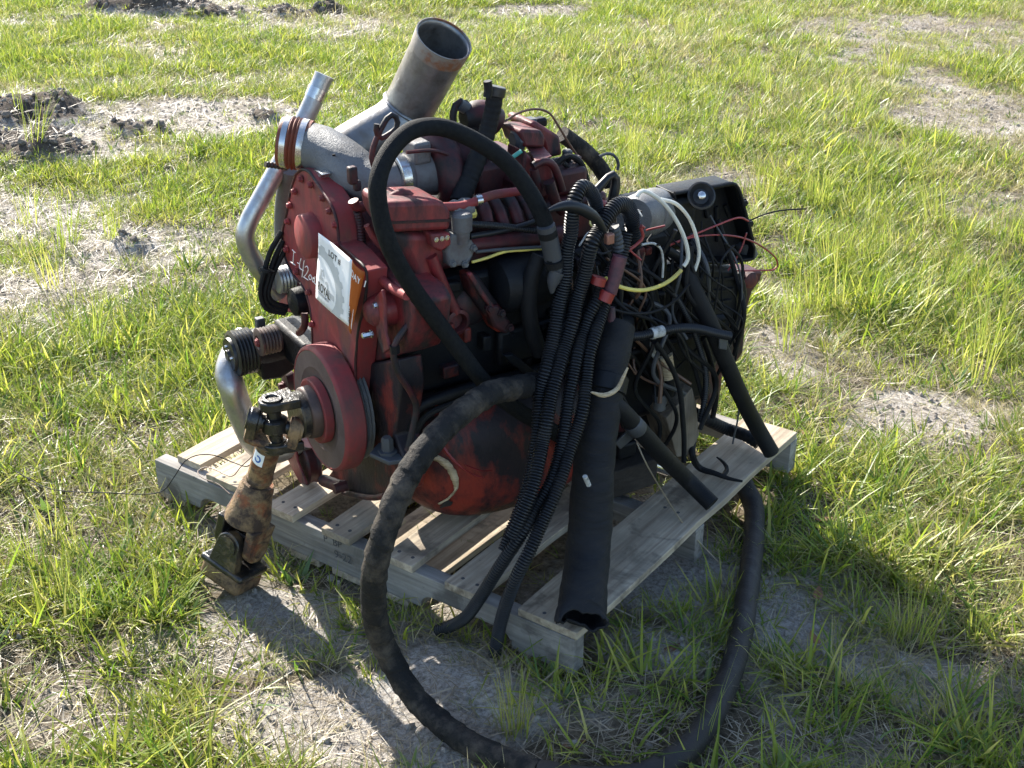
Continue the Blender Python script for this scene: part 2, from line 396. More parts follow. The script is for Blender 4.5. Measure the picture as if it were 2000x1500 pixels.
# worn patches: (x, y, half width, half depth, strength)
BARE = [(-2.64, 2.396, 0.647, 0.393, 0.95), (-2.497, 2.696, 0.288, 0.271, 1), (-2.919, 1.785, 0.38, 0.48, 1), (-2.461, 1.821, 0.409, 0.176, 0.8), (-1.398, 1.239, 0.315, 0.199, 0.7), (-1.988, 1.311, 0.28, 0.193, 0.5), (-4.55, 4.274, 0.826, 0.523, 0.9), (-3.487, 4.449, 0.569, 0.28, 0.7), (-5.035, 3.51, 0.32, 0.299, 0.6), (-4.006, 3.188, 0.508, 0.163, 0.5), (-0.418, 6.413, 0.815, 0.695, 0.8), (0.452, 4.666, 0.454, 0.504, 0.9), (-0.576, 5.531, 0.279, 0.422, 0.6), (-0.067, 5.302, 0.325, 0.332, 0.55), (-0.117, 3.156, 0.2, 0.229, 0.6), (-0.086, 2.465, 0.14, 0.176, 0.5), (-2.728, 5.609, 0.386, 0.274, 0.6), (-3.067, 4.951, 0.441, 0.192, 0.5), (0.052, 3.942, 0.173, 0.154, 0.5), (0.556, -0.328, 0.266, 0.104, 0.55), (0.898, -0.372, 0.246, 0.117, 0.85), (0.507, -0.617, 0.193, 0.138, 0.35), (1.069, -0.303, 0.171, 0.085, 0.95), (0.582, -0.158, 0.137, 0.074, 0.6), (1.17, 0.454, 0.165, 0.142, 0.85), (1.316, 0.176, 0.119, 0.075, 0.75), (1.209, -0.113, 0.184, 0.104, 0.35), (1.498, 0.478, 0.103, 0.148, 0.75), (1.539, 0.217, 0.064, 0.143, 0.5), (1.032, -0.127, 0.095, 0.095, 0.7), (0.882, 1.685, 0.112, 0.223, 0.6), (0.667, 2.183, 0.071, 0.139, 0.55), (1.298, 1.418, 0.102, 0.091, 0.4), (1.415, 1.614, 0.212, 0.193, 0.35), (1.819, 0.457, 0.166, 0.083, 0.55), (-1.422, 0.674, 0.167, 0.143, 0.4), (1.018, 3.337, 0.257, 0.252, 0.35), (0.406, 2.479, 0.115, 0.215, 0.3), (1.677, 0.152, 0.186, 0.087, 0.4)]
LOAM = [(-3.193, 1.96, 0.319, 0.247, 1), (-2.753, 1.609, 0.269, 0.243, 1), (-2.589, 1.728, 0.17, 0.145, 0.8), (-2.573, 2.119, 0.15, 0.104, 0.7), (-4.66, 4.152, 0.323, 0.243, 1), (-4.317, 4.237, 0.281, 0.235, 0.8), (-4.002, 4.57, 0.211, 0.153, 1), (-3.821, 4.766, 0.176, 0.12, 0.8), (-4.84, 3.555, 0.14, 0.13, 0.7), (-1.456, 1.145, 0.088, 0.076, 0.45), (-4.984, 3.956, 0.218, 0.176, 0.7), (-2.262, 2.636, 0.089, 0.073, 0.7), (1.607, 0.857, 0.05, 0.026, 0.3)]
def patches(x, y, L):
    o = np.zeros_like(x)
    for cx, cy, rx, ry, st in L:
        dx = (x - cx) * RT[0] + (y - cy) * RT[1]; dy = (x - cx) * FH[0] + (y - cy) * FH[1]
        q = (dx / rx) ** 2 + (dy / ry) ** 2
        o = np.maximum(o, st * np.clip(1.5 - 1.1 * q, 0, 1))
    return o
def bare(x, y):
    n = fbm(x * 1.9, y * 1.9, 3, 4); n2 = fbm(x * .7 + 9, y * .7, 5, 3)
    return np.clip(patches(x + .12 * (n - .5), y + .12 * (n2 - .5), BARE) * (.55 + .9 * n) + np.clip((n - .56) * 3.2, 0, .7) * .7 + np.clip((n2 - .6) * 2, 0, .4), 0, 1)
def loam(x, y):
    n = fbm(x * 6, y * 6, 11, 3)
    return np.clip(patches(x, y, LOAM) * (.4 + 1.2 * n), 0, 1)
def height(x, y):
    flat = np.clip((np.hypot(np.maximum(np.maximum(-.05 - x, x - 1.27), 0), np.maximum(np.maximum(-.05 - y, y - 1.07), 0))) / .5, 0, 1)
    h = (fbm(x * .8, y * .8, 21, 3) - .5) * .07 * flat + (fbm(x * 5, y * 5, 22, 3) - .5) * .022 * (.3 + .7 * flat)
    h = h + .035 * np.exp(-((x - 1.12) / .3) ** 2 - ((y + .13) / .11) ** 2) + .03 * np.exp(-((x - 1.33) / .1) ** 2 - ((y - .1) / .2) ** 2)
    lo = patches(x, y, LOAM)
    h = h + lo * ((fbm(x * 7, y * 7, 31, 4) - .42) * .2 + (fbm(x * 2.6, y * 2.6, 37, 2) - .5) * .3)
    return h
def axis_lines(lo, hi, step):
    a = list(np.arange(lo, hi + 1e-6, step)); d = step
    left = []; right = []; p0 = lo; p1 = hi
    while d < 220:
        d *= 1.6; p0 -= d; p1 += d; left.append(p0); right.append(p1)
    return np.array(left[::-1] + a + right)
gx = axis_lines(-7.6, 3.6, .03); gy = axis_lines(-2.4, 9.6, .03)
XX, YY = np.meshgrid(gx, gy)
HH = height(XX, YY) * np.clip((14 - np.hypot(XX, YY)) / 3, 0, 1)
nx, ny = len(gx), len(gy)
gm = bpy.data.meshes.new('ground')
gm.vertices.add(nx * ny)
gm.vertices.foreach_set('co', np.stack([XX, YY, HH], -1).astype(np.float32).ravel())
I = (np.arange(ny - 1)[:, None] * nx + np.arange(nx - 1)[None, :]).ravel()
Q = np.stack([I, I + 1, I + nx + 1, I + nx], 1)
gm.loops.add(Q.size); gm.loops.foreach_set('vertex_index', Q.ravel().astype(np.int32))
gm.polygons.add(len(Q)); gm.polygons.foreach_set('loop_start', (np.arange(len(Q)) * 4).astype(np.int32)); gm.polygons.foreach_set('loop_total', np.full(len(Q), 4, np.int32))
gm.update(calc_edges=True)
gm.polygons.foreach_set('use_smooth', [True] * len(gm.polygons))
at_ = gm.attributes.new('bare', 'FLOAT', 'POINT'); at_.data.foreach_set('value', bare(XX, YY).ravel().astype(np.float32))
at_ = gm.attributes.new('loam', 'FLOAT', 'POINT'); at_.data.foreach_set('value', loam(XX, YY).ravel().astype(np.float32))
gm.materials.append(MATS['ground_soil'])
ground = bpy.data.objects.new('ground', gm); COL.objects.link(ground); ground['kind'] = 'structure'

# ------------------------------------------------------------------ grass: tufts instanced on points
def blades(n, rad, hgt, wid, lean, bend, seed, nseg=4):
    q = np.random.default_rng(seed); V = []; F = []; vary = []
    for k in range(n):
        a = q.uniform(0, 2 * math.pi); rr = rad * math.sqrt(q.uniform(0, 1))
        p = np.array([rr * math.cos(a), rr * math.sin(a), -.008])
        az = a + q.normal(0, .9); h = q.uniform(*hgt); w = q.uniform(*wid); l0 = q.uniform(*lean); bd = q.uniform(*bend); cv = q.uniform(0, 1)
        d = np.array([math.cos(az), math.sin(az), 0]); side = np.array([-d[1], d[0], 0]); tw = q.uniform(-.5, .5)
        side = side * math.cos(tw) + np.array([0, 0, 1]) * math.sin(tw)
        b0 = len(V)
        for i in range(nseg + 1):
            u = i / nseg; ww = w * (1 - u ** 1.6) * .5 + (.0002 if i == nseg else 0)
            V.append(p - side * ww); V.append(p + side * ww); vary += [cv, cv]
            ang = l0 + bd * u
            p = p + (d * math.sin(ang) + np.array([0, 0, 1]) * math.cos(ang)) * h / nseg
        for i in range(nseg): F.append((b0 + 2 * i, b0 + 2 * i + 1, b0 + 2 * i + 3, b0 + 2 * i + 2))
    return V, F, vary
def tuft(name, mat, *a, **k):
    V, F, vary = blades(*a, **k)
    me = bpy.data.meshes.new(name); me.from_pydata([tuple(p) for p in V], [], F)
    at = me.attributes.new('vary', 'FLOAT', 'POINT'); at.data.foreach_set('value', vary)
    me.polygons.foreach_set('use_smooth', [True] * len(me.polygons)); me.materials.append(MATS[mat])
    return bpy.data.objects.new(name, me)
def scatter(name, protos, P, rot, scl, idx, label, cat):
    c = bpy.data.collections.new(name + '_forms')
    for i, o in enumerate(protos): o.name = '%s_form_%02d' % (name, i); c.objects.link(o)
    me = bpy.data.meshes.new(name); me.vertices.add(len(P)); me.vertices.foreach_set('co', P.astype(np.float32).ravel())
    a_ = me.attributes.new('rot', 'FLOAT_VECTOR', 'POINT'); a_.data.foreach_set('vector', rot.astype(np.float32).ravel())
    a_ = me.attributes.new('scl', 'FLOAT', 'POINT'); a_.data.foreach_set('value', scl.astype(np.float32))
    a_ = me.attributes.new('idx', 'INT', 'POINT'); a_.data.foreach_set('value', idx.astype(np.int32))
    o = bpy.data.objects.new(name, me); COL.objects.link(o)
    ng = bpy.data.node_groups.new(name + '_scatter', 'GeometryNodeTree')
    ng.interface.new_socket('Geometry', in_out='INPUT', socket_type='NodeSocketGeometry'); ng.interface.new_socket('Geometry', in_out='OUTPUT', socket_type='NodeSocketGeometry')
    gi = ng.nodes.new('NodeGroupInput'); go = ng.nodes.new('NodeGroupOutput'); ip = ng.nodes.new('GeometryNodeInstanceOnPoints')
    ci = ng.nodes.new('GeometryNodeCollectionInfo'); ci.inputs[0].default_value = c; ci.inputs[1].default_value = True; ci.inputs[2].default_value = True
    def na(t, n):
        x = ng.nodes.new('GeometryNodeInputNamedAttribute'); x.data_type = t; x.inputs[0].default_value = n; return x.outputs[0]
    L = ng.links
    L.new(gi.outputs[0], ip.inputs['Points']); L.new(ci.outputs[0], ip.inputs['Instance']); ip.inputs['Pick Instance'].default_value = True
    L.new(na('INT', 'idx'), ip.inputs['Instance Index']); L.new(na('FLOAT_VECTOR', 'rot'), ip.inputs['Rotation']); L.new(na('FLOAT', 'scl'), ip.inputs['Scale'])
    L.new(ip.outputs[0], go.inputs[0])
    md = o.modifiers.new('scatter', 'NODES'); md.node_group = ng
    return tag(o, label, cat, kind='stuff')
CAMXY = vec((2.33815, -1.78849))
def sample(n, d0=1.2, d1=14.0):
    """points spread over the field the camera looks across, more of them close by"""
    n = int(n * 2.3); d = np.sqrt(rng.uniform(d0 ** 2, d1 ** 2, n)); lat = rng.uniform(-1, 1, n) * (.64 * d + 1.0)
    keep = (rng.uniform(0, 1, n) < .55) | ((np.abs(lat) < .42 * d + .5) & (d < 11.2)); d = d[keep]; lat = lat[keep]
    return CAMXY[0] + FH[0] * d + RT[0] * lat, CAMXY[1] + FH[1] * d + RT[1] * lat, d
def under_pallet(x, y, m=.0): return (x > -m) & (x < 1.22 + m) & (y > -m) & (y < 1.016 + m)
def off_hose(x, y): 
    k = (x - .43) ** 2 + (y + .17) ** 2 > .1 ** 2
    for hx, hy in HOSE_ON_GROUND: k &= (x - hx) ** 2 + (y - hy) ** 2 > .03 ** 2
    return k
HOSE_ON_GROUND = [(p[0], p[1]) for p in spline([(0.8014, -0.1157, 0.03), (0.8903, -0.1764, 0.03), (1.0052, -0.2386, 0.03), (1.1199, -0.2729, 0.03), (1.2191, -0.278, 0.03), (1.3127, -0.2647, 0.03), (1.3991, -0.2282, 0.03), (1.4671, -0.1635, 0.03), (1.4989, -0.0888, 0.03), (1.5014, 0.0149, 0.03), (1.4746, 0.1607, 0.03), (1.4295, 0.31, 0.03), (1.3601, 0.4846, 0.03), (1.2869, 0.6579, 0.03), (1.2173, 0.7932, 0.03)], .03)[0]]

# lawn tufts
short = [tuft('t', 'grass_green', 17, .03, (.04, .095), (.003, .0052), (.15, .95), (.2, 1.1), 100 + i, nseg=3) for i in range(6)]
dryt = [tuft('t', 'grass_dry', 14, .035, (.035, .11), (.0024, .0045), (.3, 1.35), (.1, 1.0), 130 + i, nseg=3) for i in range(5)]
coarse = [tuft('t', 'grass_green', 9, .03, (.07, .16), (.0045, .0075), (.4, 1.2), (.1, .8), 120 + i) for i in range(5)]
N0 = 132000
x, y, d = sample(N0)
B = bare(x, y); clump = fbm(x * 4.5, y * 4.5, 51, 3)
pr = np.clip(1.15 - .93 * B, 0.12, 1) * np.clip((clump - .22) * 2.7, .18, 1) * np.where(loam(x, y) > .5, .05, 1)
pr = np.where(under_pallet(x, y), .12, pr)
k = (rng.uniform(0, 1, len(x)) < pr) & off_hose(x, y)
x, y, d, B = x[k], y[k], d[k], B[k]
n = len(x)
isco = rng.uniform(0, 1, n) < np.where(d < 4.2, .42, .15)
idx = np.where(isco, 6 + rng.integers(0, 5, n), rng.integers(0, 6, n))
latq = ((x - CAMXY[0]) * RT[0] + (y - CAMXY[1]) * RT[1]) / d
dryp = np.clip(.12 + .9 * (fbm(x * 2.2, y * 2.2, 88, 4) - .42) * 1.6 + .5 * np.clip(latq, -.1, .4) * np.clip(d - 2.5, 0, 2) / 2 + .25 * B, .05, .8)
idx = np.where(rng.uniform(0, 1, n) < dryp, 11 + rng.integers(0, 5, n), idx)
idx = np.where(rng.uniform(0, 1, n) < .05, 16 + rng.integers(0, 3, n), idx)
scl = rng.uniform(.65, 1.25, n) * (1 - .5 * B) * np.where(under_pallet(x, y), .6, 1) * (.75 + .5 * fbm(x * 1.3, y * 1.3, 77, 2))
rot = np.stack([rng.normal(0, .12, n), rng.normal(0, .12, n), rng.uniform(0, 6.283, n)], 1)
weeds = [tuft('t', 'weed_leaf', 8, .015, (.035, .08), (.009, .016), (.5, 1.2), (.1, .6), 150 + i) for i in range(3)]
scatter('grass', short + coarse + dryt + weeds, np.stack([x, y, height(x, y)], 1), rot, scl, idx, 'patchy short yellow-green grass growing over the sandy field', 'grass')

# dead straw lying on the sand
straw = [tuft('t', 'straw', 11, .05, (.03, .1), (.0016, .003), (1.25, 1.55), (-.1, .25), 140 + i, nseg=3) for i in range(5)]
N1 = 70000
x, y, d = sample(N1)
B = bare(x, y); pr = np.clip(.5 + .6 * fbm(x * 3, y * 3, 61, 3) - .35 * np.clip(B - .75, 0, 1) * 2, .05, 1) * np.where(loam(x, y) > .5, .3, 1)
k = (rng.uniform(0, 1, len(x)) < pr) & ~under_pallet(x, y) & off_hose(x, y)
x, y = x[k], y[k]; n = len(x)
rot = np.stack([rng.normal(0, .1, n), rng.normal(0, .1, n), rng.uniform(0, 6.283, n)], 1)
scatter('dry_straw', straw, np.stack([x, y, height(x, y) + .008], 1), rot, rng.uniform(.6, 1.2, n), rng.integers(0, 5, n), 'pale dead straw and thatch strewn over the bare sand', 'straw')

# taller upright clumps, mostly in the field to the right and behind
tall = [tuft('t', 'grass_tall', 26, .045, (.14, .3), (.0028, .0046), (.02, .35), (.05, .6), 160 + i, nseg=5) for i in range(4)] + \
       [tuft('t', 'grass_tall', 7, .03, (.28, .5), (.0022, .0036), (.05, .3), (.05, .5), 170 + i, nseg=5) for i in range(3)]
spots = [(-1.6238, 5.6233, 0.0), (-1.5075, 5.349, 0.0), (-1.2129, 5.8135, 0.0), (-0.8252, 6.1152, 0.0), (-0.0833, 5.0835, 0.0), (-0.1795, 5.2208, 0.0), (-0.1025, 5.2068, 0.0), (-0.4383, 4.3735, 0.0), (-0.6834, 4.5792, 0.0), (-0.352, 3.9694, 0.0), (-0.5635, 3.9278, 0.0), (-0.4087, 3.7121, 0.0), (-0.6838, 4.0736, 0.0), (0.3916, 3.0341, -0.0), (0.387, 3.0693, 0.0), (-0.5117, 3.1411, 0.0), (-0.413, 2.9417, -0.0), (-0.6192, 3.2544, 0.0), (-0.3112, 3.1942, 0.0), (-0.2369, 3.5319, 0.0), (0.596, 3.0318, 0.0), (0.7072, 2.5685, 0.0), (0.8059, 2.5166, -0.0), (0.6829, 2.4887, 0.0), (0.8271, 2.6552, 0.0), (0.7421, 2.7218, 0.0), (0.6951, 2.2034, 0.0), (-0.0109, 4.3296, 0.0), (0.0649, 4.2724, 0.0), (0.5058, 2.6167, 0.0), (0.8108, 2.07, -0.0), (0.8792, 2.1194, 0.0), (1.2351, 2.3764, 0.0), (1.39, 2.0509, 0.0), (1.3019, 2.1258, 0.0), (1.422, 1.8574, 0.0), (1.7059, 0.5291, 0.0), (1.7203, 0.5501, 0.0), (1.682, 0.5333, 0.0), (1.8211, 0.6225, 0.0), (0.7918, 1.9533, 0.0), (0.879, 1.7277, 0.0), (-0.6646, 3.6328, 0.0), (-0.8897, 3.9238, 0.0), (-1.1269, 3.8725, 0.0), (-1.307, 3.8658, 0.0), (-1.4336, 3.7736, 0.0), (-1.9236, 4.2396, 0.0), (-1.8546, 4.5974, 0.0), (-1.645, 0.9951, 0.0), (-1.3654, 0.7146, 0.0), (-1.5511, 1.1286, 0.0), (-1.9355, 1.0554, 0.0), (1.1393, 3.0091, 0.0), (1.1062, 2.5003, 0.0), (1.1132, 2.2364, -0.0), (0.2559, 2.7856, 0.0), (0.1786, 3.0364, -0.0), (0.1655, -0.4115, 0.0), (0.267, -0.4508, 0.0), (0.0038, -0.3842, 0.0), (-0.0627, -0.2779, 0.0), (0.055, -0.2972, 0.0), (1.2182, -0.1952, -0.0), (1.1982, -0.1922, 0.0), (1.5072, -0.0221, -0.0), (0.9775, 2.1385, 0.0), (0.8638, 3.0815, -0.0), (1.0018, 2.9096, 0.0), (-3.1748, 1.9176, 0.0), (-2.563, 1.5606, 0.0), (-0.6282, 0.4635, 0.0), (-0.8551, 0.4766, 0.0)]
tx = np.array([p[0] for p in spots]); ty = np.array([p[1] for p in spots])
x, y, d = sample(1300, 3.4)
lat = (x - CAMXY[0]) * RT[0] + (y - CAMXY[1]) * RT[1]
pr = np.clip(.12 + .5 * (lat / d + .05), .03, .4) * np.clip(1 - 1.2 * bare(x, y), 0, 1) * np.clip((fbm(x * 1.5, y * 1.5, 91, 3) - .35) * 4, 0, 1.3)
k = (rng.uniform(0, 1, len(x)) < pr) & ~under_pallet(x, y, .15)
x = np.concatenate([tx, x[k]]); y = np.concatenate([ty, y[k]]); n = len(x)
scl = np.concatenate([rng.uniform(.75, 1.05, len(tx)), rng.uniform(.3, .7, n - len(tx))])
idx = np.where(rng.uniform(0, 1, n) < .72, rng.integers(0, 4, n), rng.integers(4, 7, n))
near = (x - CAMXY[0]) * FH[0] + (y - CAMXY[1]) * FH[1] < 3.1
scl = np.where(near, scl * .62, scl)
rot = np.stack([rng.normal(0, .08, n), rng.normal(0, .08, n), rng.uniform(0, 6.283, n)], 1)
scatter('tall_grass', tall, np.stack([x, y, height(x, y)], 1), rot, scl, idx, 'taller upright clumps of bright backlit grass and thin stalks', 'grass')

# broken clods of dark earth
def clod(seed, mat='soil_dark', sub=2):
    q = np.random.default_rng(seed)
    import bmesh
    bm = bmesh.new(); bmesh.ops.create_icosphere(bm, subdivisions=sub, radius=1)
    for w_ in bm.verts:
        p = np.array(w_.co); k_ = 1 + .35 * (fbm(np.array([p[0] * 1.7 + seed]), np.array([p[1] * 1.7 + p[2] * 1.3]), 3)[0] - .5) * 2 + q.normal(0, .05)
        w_.co = Vector((p[0] * k_, p[1] * k_ * .85, p[2] * k_ * .65))
    me = bpy.data.meshes.new('clod'); bm.to_mesh(me); bm.free(); me.materials.append(MATS[mat]); return bpy.data.objects.new('clod', me)
clods = [clod(i) for i in range(5)]
x, y, d = sample(60000)
lo = loam(x, y)
k = rng.uniform(0, 1, len(x)) < np.where(lo > .15, lo * .95, 0)
x, y = x[k], y[k]; n = len(x)
rot = rng.uniform(0, 6.283, (n, 3)) * vec((.2, .2, 1))
scatter('soil_clods', clods, np.stack([x, y, height(x, y) + .004], 1), rot, rng.uniform(.2, 1, n) ** 3.6 * .021 + .003, rng.integers(0, 5, n), 'dark broken clods of turned earth in the field', 'soil')

crumbs = [clod(20 + i, 'sand_crumb', 1) for i in range(4)]
x, y, d = sample(70000)
k = (rng.uniform(0, 1, len(x)) < .12 + .75 * bare(x, y)) & ~under_pallet(x, y)
x, y = x[k], y[k]; n = len(x)
rot = rng.uniform(0, 6.283, (n, 3)) * vec((.3, .3, 1))
scatter('sand_crumbs', crumbs, np.stack([x, y, height(x, y) + .001], 1), rot, rng.uniform(.2, 1, n) ** 3 * .011 + .002, rng.integers(0, 4, n), 'small pale crumbs of sandy soil scattered over the bare ground', 'soil')
# ------------------------------------------------------------------ pallet
pal = empty('wooden_pallet', (0.61, .508, 0), 'weathered grey wooden pallet carrying the red engine', 'pallet')
def notch(x0, x1, zb, zt, n=6):
    r = .035; pts = [(x0, zb)]
    pts += [(x0 + r * (1 - math.cos(a)), zb + (zt - zb) * math.sin(a)) for a in np.linspace(.25, math.pi / 2, n)]
    pts += [(x1 - r * (1 - math.cos(a)), zb + (zt - zb) * math.sin(a)) for a in np.linspace(math.pi / 2, .25, n)]
    return pts + [(x1, zb)]
prof = [(0, .115), (0, .03)] + notch(.15, .39, .03, .066) + notch(.83, 1.07, .03, .066) + [(1.22, .03), (1.22, .115)]
stringers = []
for k, yy in enumerate((0, .489, .978)):
    dx = (-.004, .002, .004)[k]
    stringers.append(obj('stringer', extr([(x + dx, yy, z) for x, z in prof], (0, .038, 0)), 'wood_stringer', pal, smooth=False, bevel=.002))
def board(x0, x1, y0, y1, z0, th, mat, seed, tilt=0):
    q = np.random.default_rng(seed); g = G(); n = 9; V = []
    for j in range(n):
        y = y0 + (y1 - y0) * j / (n - 1); e = q.uniform(-.0025, .0025, 2); zz = tilt * (j / (n - 1)) + q.uniform(-.0006, .0006)
        V += [(x0 + e[0], y, z0 + zz), (x1 + e[1], y, z0 + zz), (x1 + e[1], y, z0 + th + zz), (x0 + e[0], y, z0 + th + zz)]
    F = [(0, 1, 2, 3), tuple((n - 1) * 4 + i for i in (3, 2, 1, 0))]
    for j in range(n - 1):
        for i in range(4): F.append((j * 4 + i, (j + 1) * 4 + i, (j + 1) * 4 + (i + 1) % 4, j * 4 + (i + 1) % 4))
    return g.add(V, F)
for k, (x0, x1, y0) in enumerate(((.05, .13, .026), (.172, .302, .004), (.388, .472, -.012), (.553, .637, -.008), (.735, .812, -.008), (.9, .99, -.011), (1.078, 1.222, .002))):
    b_ = obj('deck_board', board(x0, x1, y0, y0 + 1.012 - max(0, y0), .1155, .018, 0, 200 + k), 'wood_deck', pal, smooth=False, bevel=.0015)
    for (nx_, ny_) in (((x0 + x1) / 2 - .018, .02), ((x0 + x1) / 2 + .02, .019), ((x0 + x1) / 2 - .02, .508), ((x0 + x1) / 2 + .015, .506)):
        if ny_ > y0 + .01: obj('nail_head', lathe((nx_, ny_, .1333), (0, 0, 1), [(0, .0045), (.0012, .004)], 8), 'ink_stamp', b_)
for k, (x0, x1) in enumerate(((.0, .09), (.44, .53), (.57, .66), (.7, .79))):
    obj('bottom_board', board(x0, x1, .0, 1.016, .013, .0165, 0, 230 + k), 'wood_deck', pal, smooth=False, bevel=.0015)

FONT = {}
def text_mesh(body, origin, ex, ey, size, off=0.0006, thick=.0004, bold=False):
    """flat lettering as thin geometry: ex along the line, ey up, both unit vectors"""
    cu = bpy.data.curves.new('lettering', 'FONT'); cu.body = body; cu.size = 1; cu.resolution_u = 3
    if bold: cu.offset = .018
    o = bpy.data.objects.new('lettering', cu); COL.objects.link(o)
    bpy.context.view_layer.update()
    me = bpy.data.meshes.new_from_object(o.evaluated_get(bpy.context.evaluated_depsgraph_get()))
    ex = vec(ex); ey = vec(ey); nz = np.cross(unit(ex), unit(ey))
    g = G(); g.add([vec(origin) + ex * v_.co[0] * size + ey * v_.co[1] * size + nz * off for v_ in me.vertices], [tuple(p.vertices) for p in me.polygons])
    bpy.data.objects.remove(o); bpy.data.curves.remove(cu); bpy.data.meshes.remove(me)
    return g
g = text_mesh('P  BP', (.555, -.004, .097), (1, 0, 0), (0, 0, 1), .026)
g2 = text_mesh('9-22', (.585, -.004, .066), (1, 0, 0), (0, 0, 1), .029); g.add(g2.v, g2.f)
g2 = text_mesh('|', (.672, -.004, .09), (1, 0, 0), (0, 0, 1), .03); g.add(g2.v, g2.f)
tag(obj('stamp_lettering', g, 'ink_stamp', stringers[0], smooth=False), None, None, kind='stuff')

# ------------------------------------------------------------------ engine
eng = empty('diesel_engine', tuple(W(.5, 0, 0) * vec((1, 1, 0)) + vec((0, 0, .134))), 'dirty red diesel engine with exhaust stack standing on the pallet', 'engine')
def E(name, g, mat, par=eng, **k): return obj(name, g, mat, par, **k)

# block, head and their ribs
blk = E('engine_block', ebox(.12, .78, -.165, .16, .06, .3), 'oily_black', bevel=.012)
E('block_rear', ebox(.781, .93, -.1, .13, -.04, .2), 'oily_black', blk, bevel=.012)
E('cylinder_head', ebox(.17, .64, -.11, .12, .301, .4), 'red_grimy', bevel=.012)
for k in range(6):
    E('block_rib', ebox(.4 + k * .085, .418 + k * .085, .16, .176, .07, .27), 'oily_black', blk, bevel=.005)
E('side_cover', ebox(.33, .76, .1605, .185, .09, .17), 'oily_black', bevel=.008)
for k in range(6): E('bolt', bolt(W(.36 + k * .075, .185, .158), S, .006), 'oily_black', blk)
E('block_rail', ebox(.13, .93, -.18, .185, .04, .058), 'oily_black', bevel=.004)

# oil pan: a deep rounded sump
def superq(c, hl, hs, hz, n=28, e=2.8):
    g = G(); V = []; F = []
    sg = lambda q, p: math.copysign(abs(q) ** p, q)
    m_ = n // 2
    for i in range(m_ + 1):
        ph = -math.pi / 2 + math.pi * i / m_
        for j in range(n):
            th = 2 * math.pi * j / n; p = 2 / e
            V.append(W(c[0] + hl * sg(math.cos(ph), p) * sg(math.cos(th), p), c[1] + hs * sg(math.cos(ph), p) * sg(math.sin(th), p), c[2] + hz * sg(math.sin(ph), p)))
    for i in range(m_):
        for j in range(n): F.append((i * n + j, i * n + (j + 1) % n, (i + 1) * n + (j + 1) % n, (i + 1) * n + j))
    return g.add(V, F)
pan_g = superq((.4, .035, -.135), .255, .178, .172, 48, 2.6)
pan = E('oil_pan', pan_g, 'oily_red', auto=80)
E('pan_rear', ebox(.6, .93, -.15, .15, -.16, .039), 'oily_black', bevel=.02, seg=3)
BV = BVHTree.FromPolygons([Vector(p) for p in pan_g.v], pan_g.f)
def on_pan(p, off=.002):
    """slides a point along the engine's side direction onto the sump skin"""
    h = BV.ray_cast(Vector(vec(p) + S * .4), Vector(-S))
    return (vec(h[0]) + vec(h[1]) * off * (1 if Vector(h[1]).dot(Vector(S)) > 0 else -1)) if h[0] is not None else vec(p)
def ribbon(pts, w, seed=1, off=.003):
    q = np.random.default_rng(seed); C_, s_ = spline(pts, .006); T, N_, B_ = frames(C_); g = G(); V = []
    for i in range(len(C_)):
        side = unit(np.cross(T[i], S)); u = i / (len(C_) - 1); ww = w * (.35 + .65 * math.sin(math.pi * min(1, u * 1.3 + .1)) ** .7) * q.uniform(.8, 1.15)
        for sg in (-1, 0, 1): V.append(on_pan(C_[i] + side * ww * sg * .5, off + .002 * (sg == 0)))
    F = []
    for i in range(len(C_) - 1):
        for k in range(2): F.append((i * 3 + k, i * 3 + k + 1, i * 3 + k + 4, i * 3 + k + 3))
    return g.add(V, F)
E('torn_veneer', ribbon([(0.8056, 0.0746, 0.3452), (0.8132, 0.0925, 0.3456), (0.8207, 0.1102, 0.3275), (0.8248, 0.1198, 0.2993), (0.8256, 0.1216, 0.2709), (0.821, 0.1108, 0.2467), (0.8159, 0.0989, 0.2278)], .016), 'cream_veneer', pan, solid=.0015)
E('gash', ribbon([(0.8229, 0.1153, 0.2413), (0.8208, 0.1105, 0.2301), (0.8178, 0.1033, 0.2185)], .018, 3, .0045), 'ink_black', pan)
E('scrape', ribbon([(0.829, 0.0914, 0.3977), (0.8344, 0.104, 0.3572), (0.8428, 0.1238, 0.326), (0.8533, 0.1487, 0.3029), (0.8607, 0.1659, 0.2934)], .007, 4, .0015), 'red_plastic', pan)
E('scrape', ribbon([(0.8462, 0.1318, 0.3296), (0.8583, 0.1603, 0.3116), (0.8681, 0.1835, 0.3065)], .003, 6, .0015), 'red_plastic', pan)
E('scrape', ribbon([(0.8215, 0.0736, 0.4865), (0.8269, 0.0864, 0.471), (0.8305, 0.0949, 0.4613)], .006, 7, .0015), 'red_plastic', pan)
# pan gasket: a rounded lip arching over the front of the sump
E('pan_flange', tube([W(.125, .1, -.18), W(.115, .14, -.09), W(.115, .17, .0), W(.135, .187, .05), W(.2, .195, .066), W(.35, .197, .07), W(.6, .195, .072), W(.92, .19, .07)], .012, 10), 'oily_black')
E('pan_gasket', tube([W(.145, .1, -.18), W(.133, .15, -.09), W(.133, .18, -.01), W(.155, .196, .034), W(.22, .204, .05), W(.5, .206, .054), W(.92, .2, .052)], .007, 8), 'rubber')

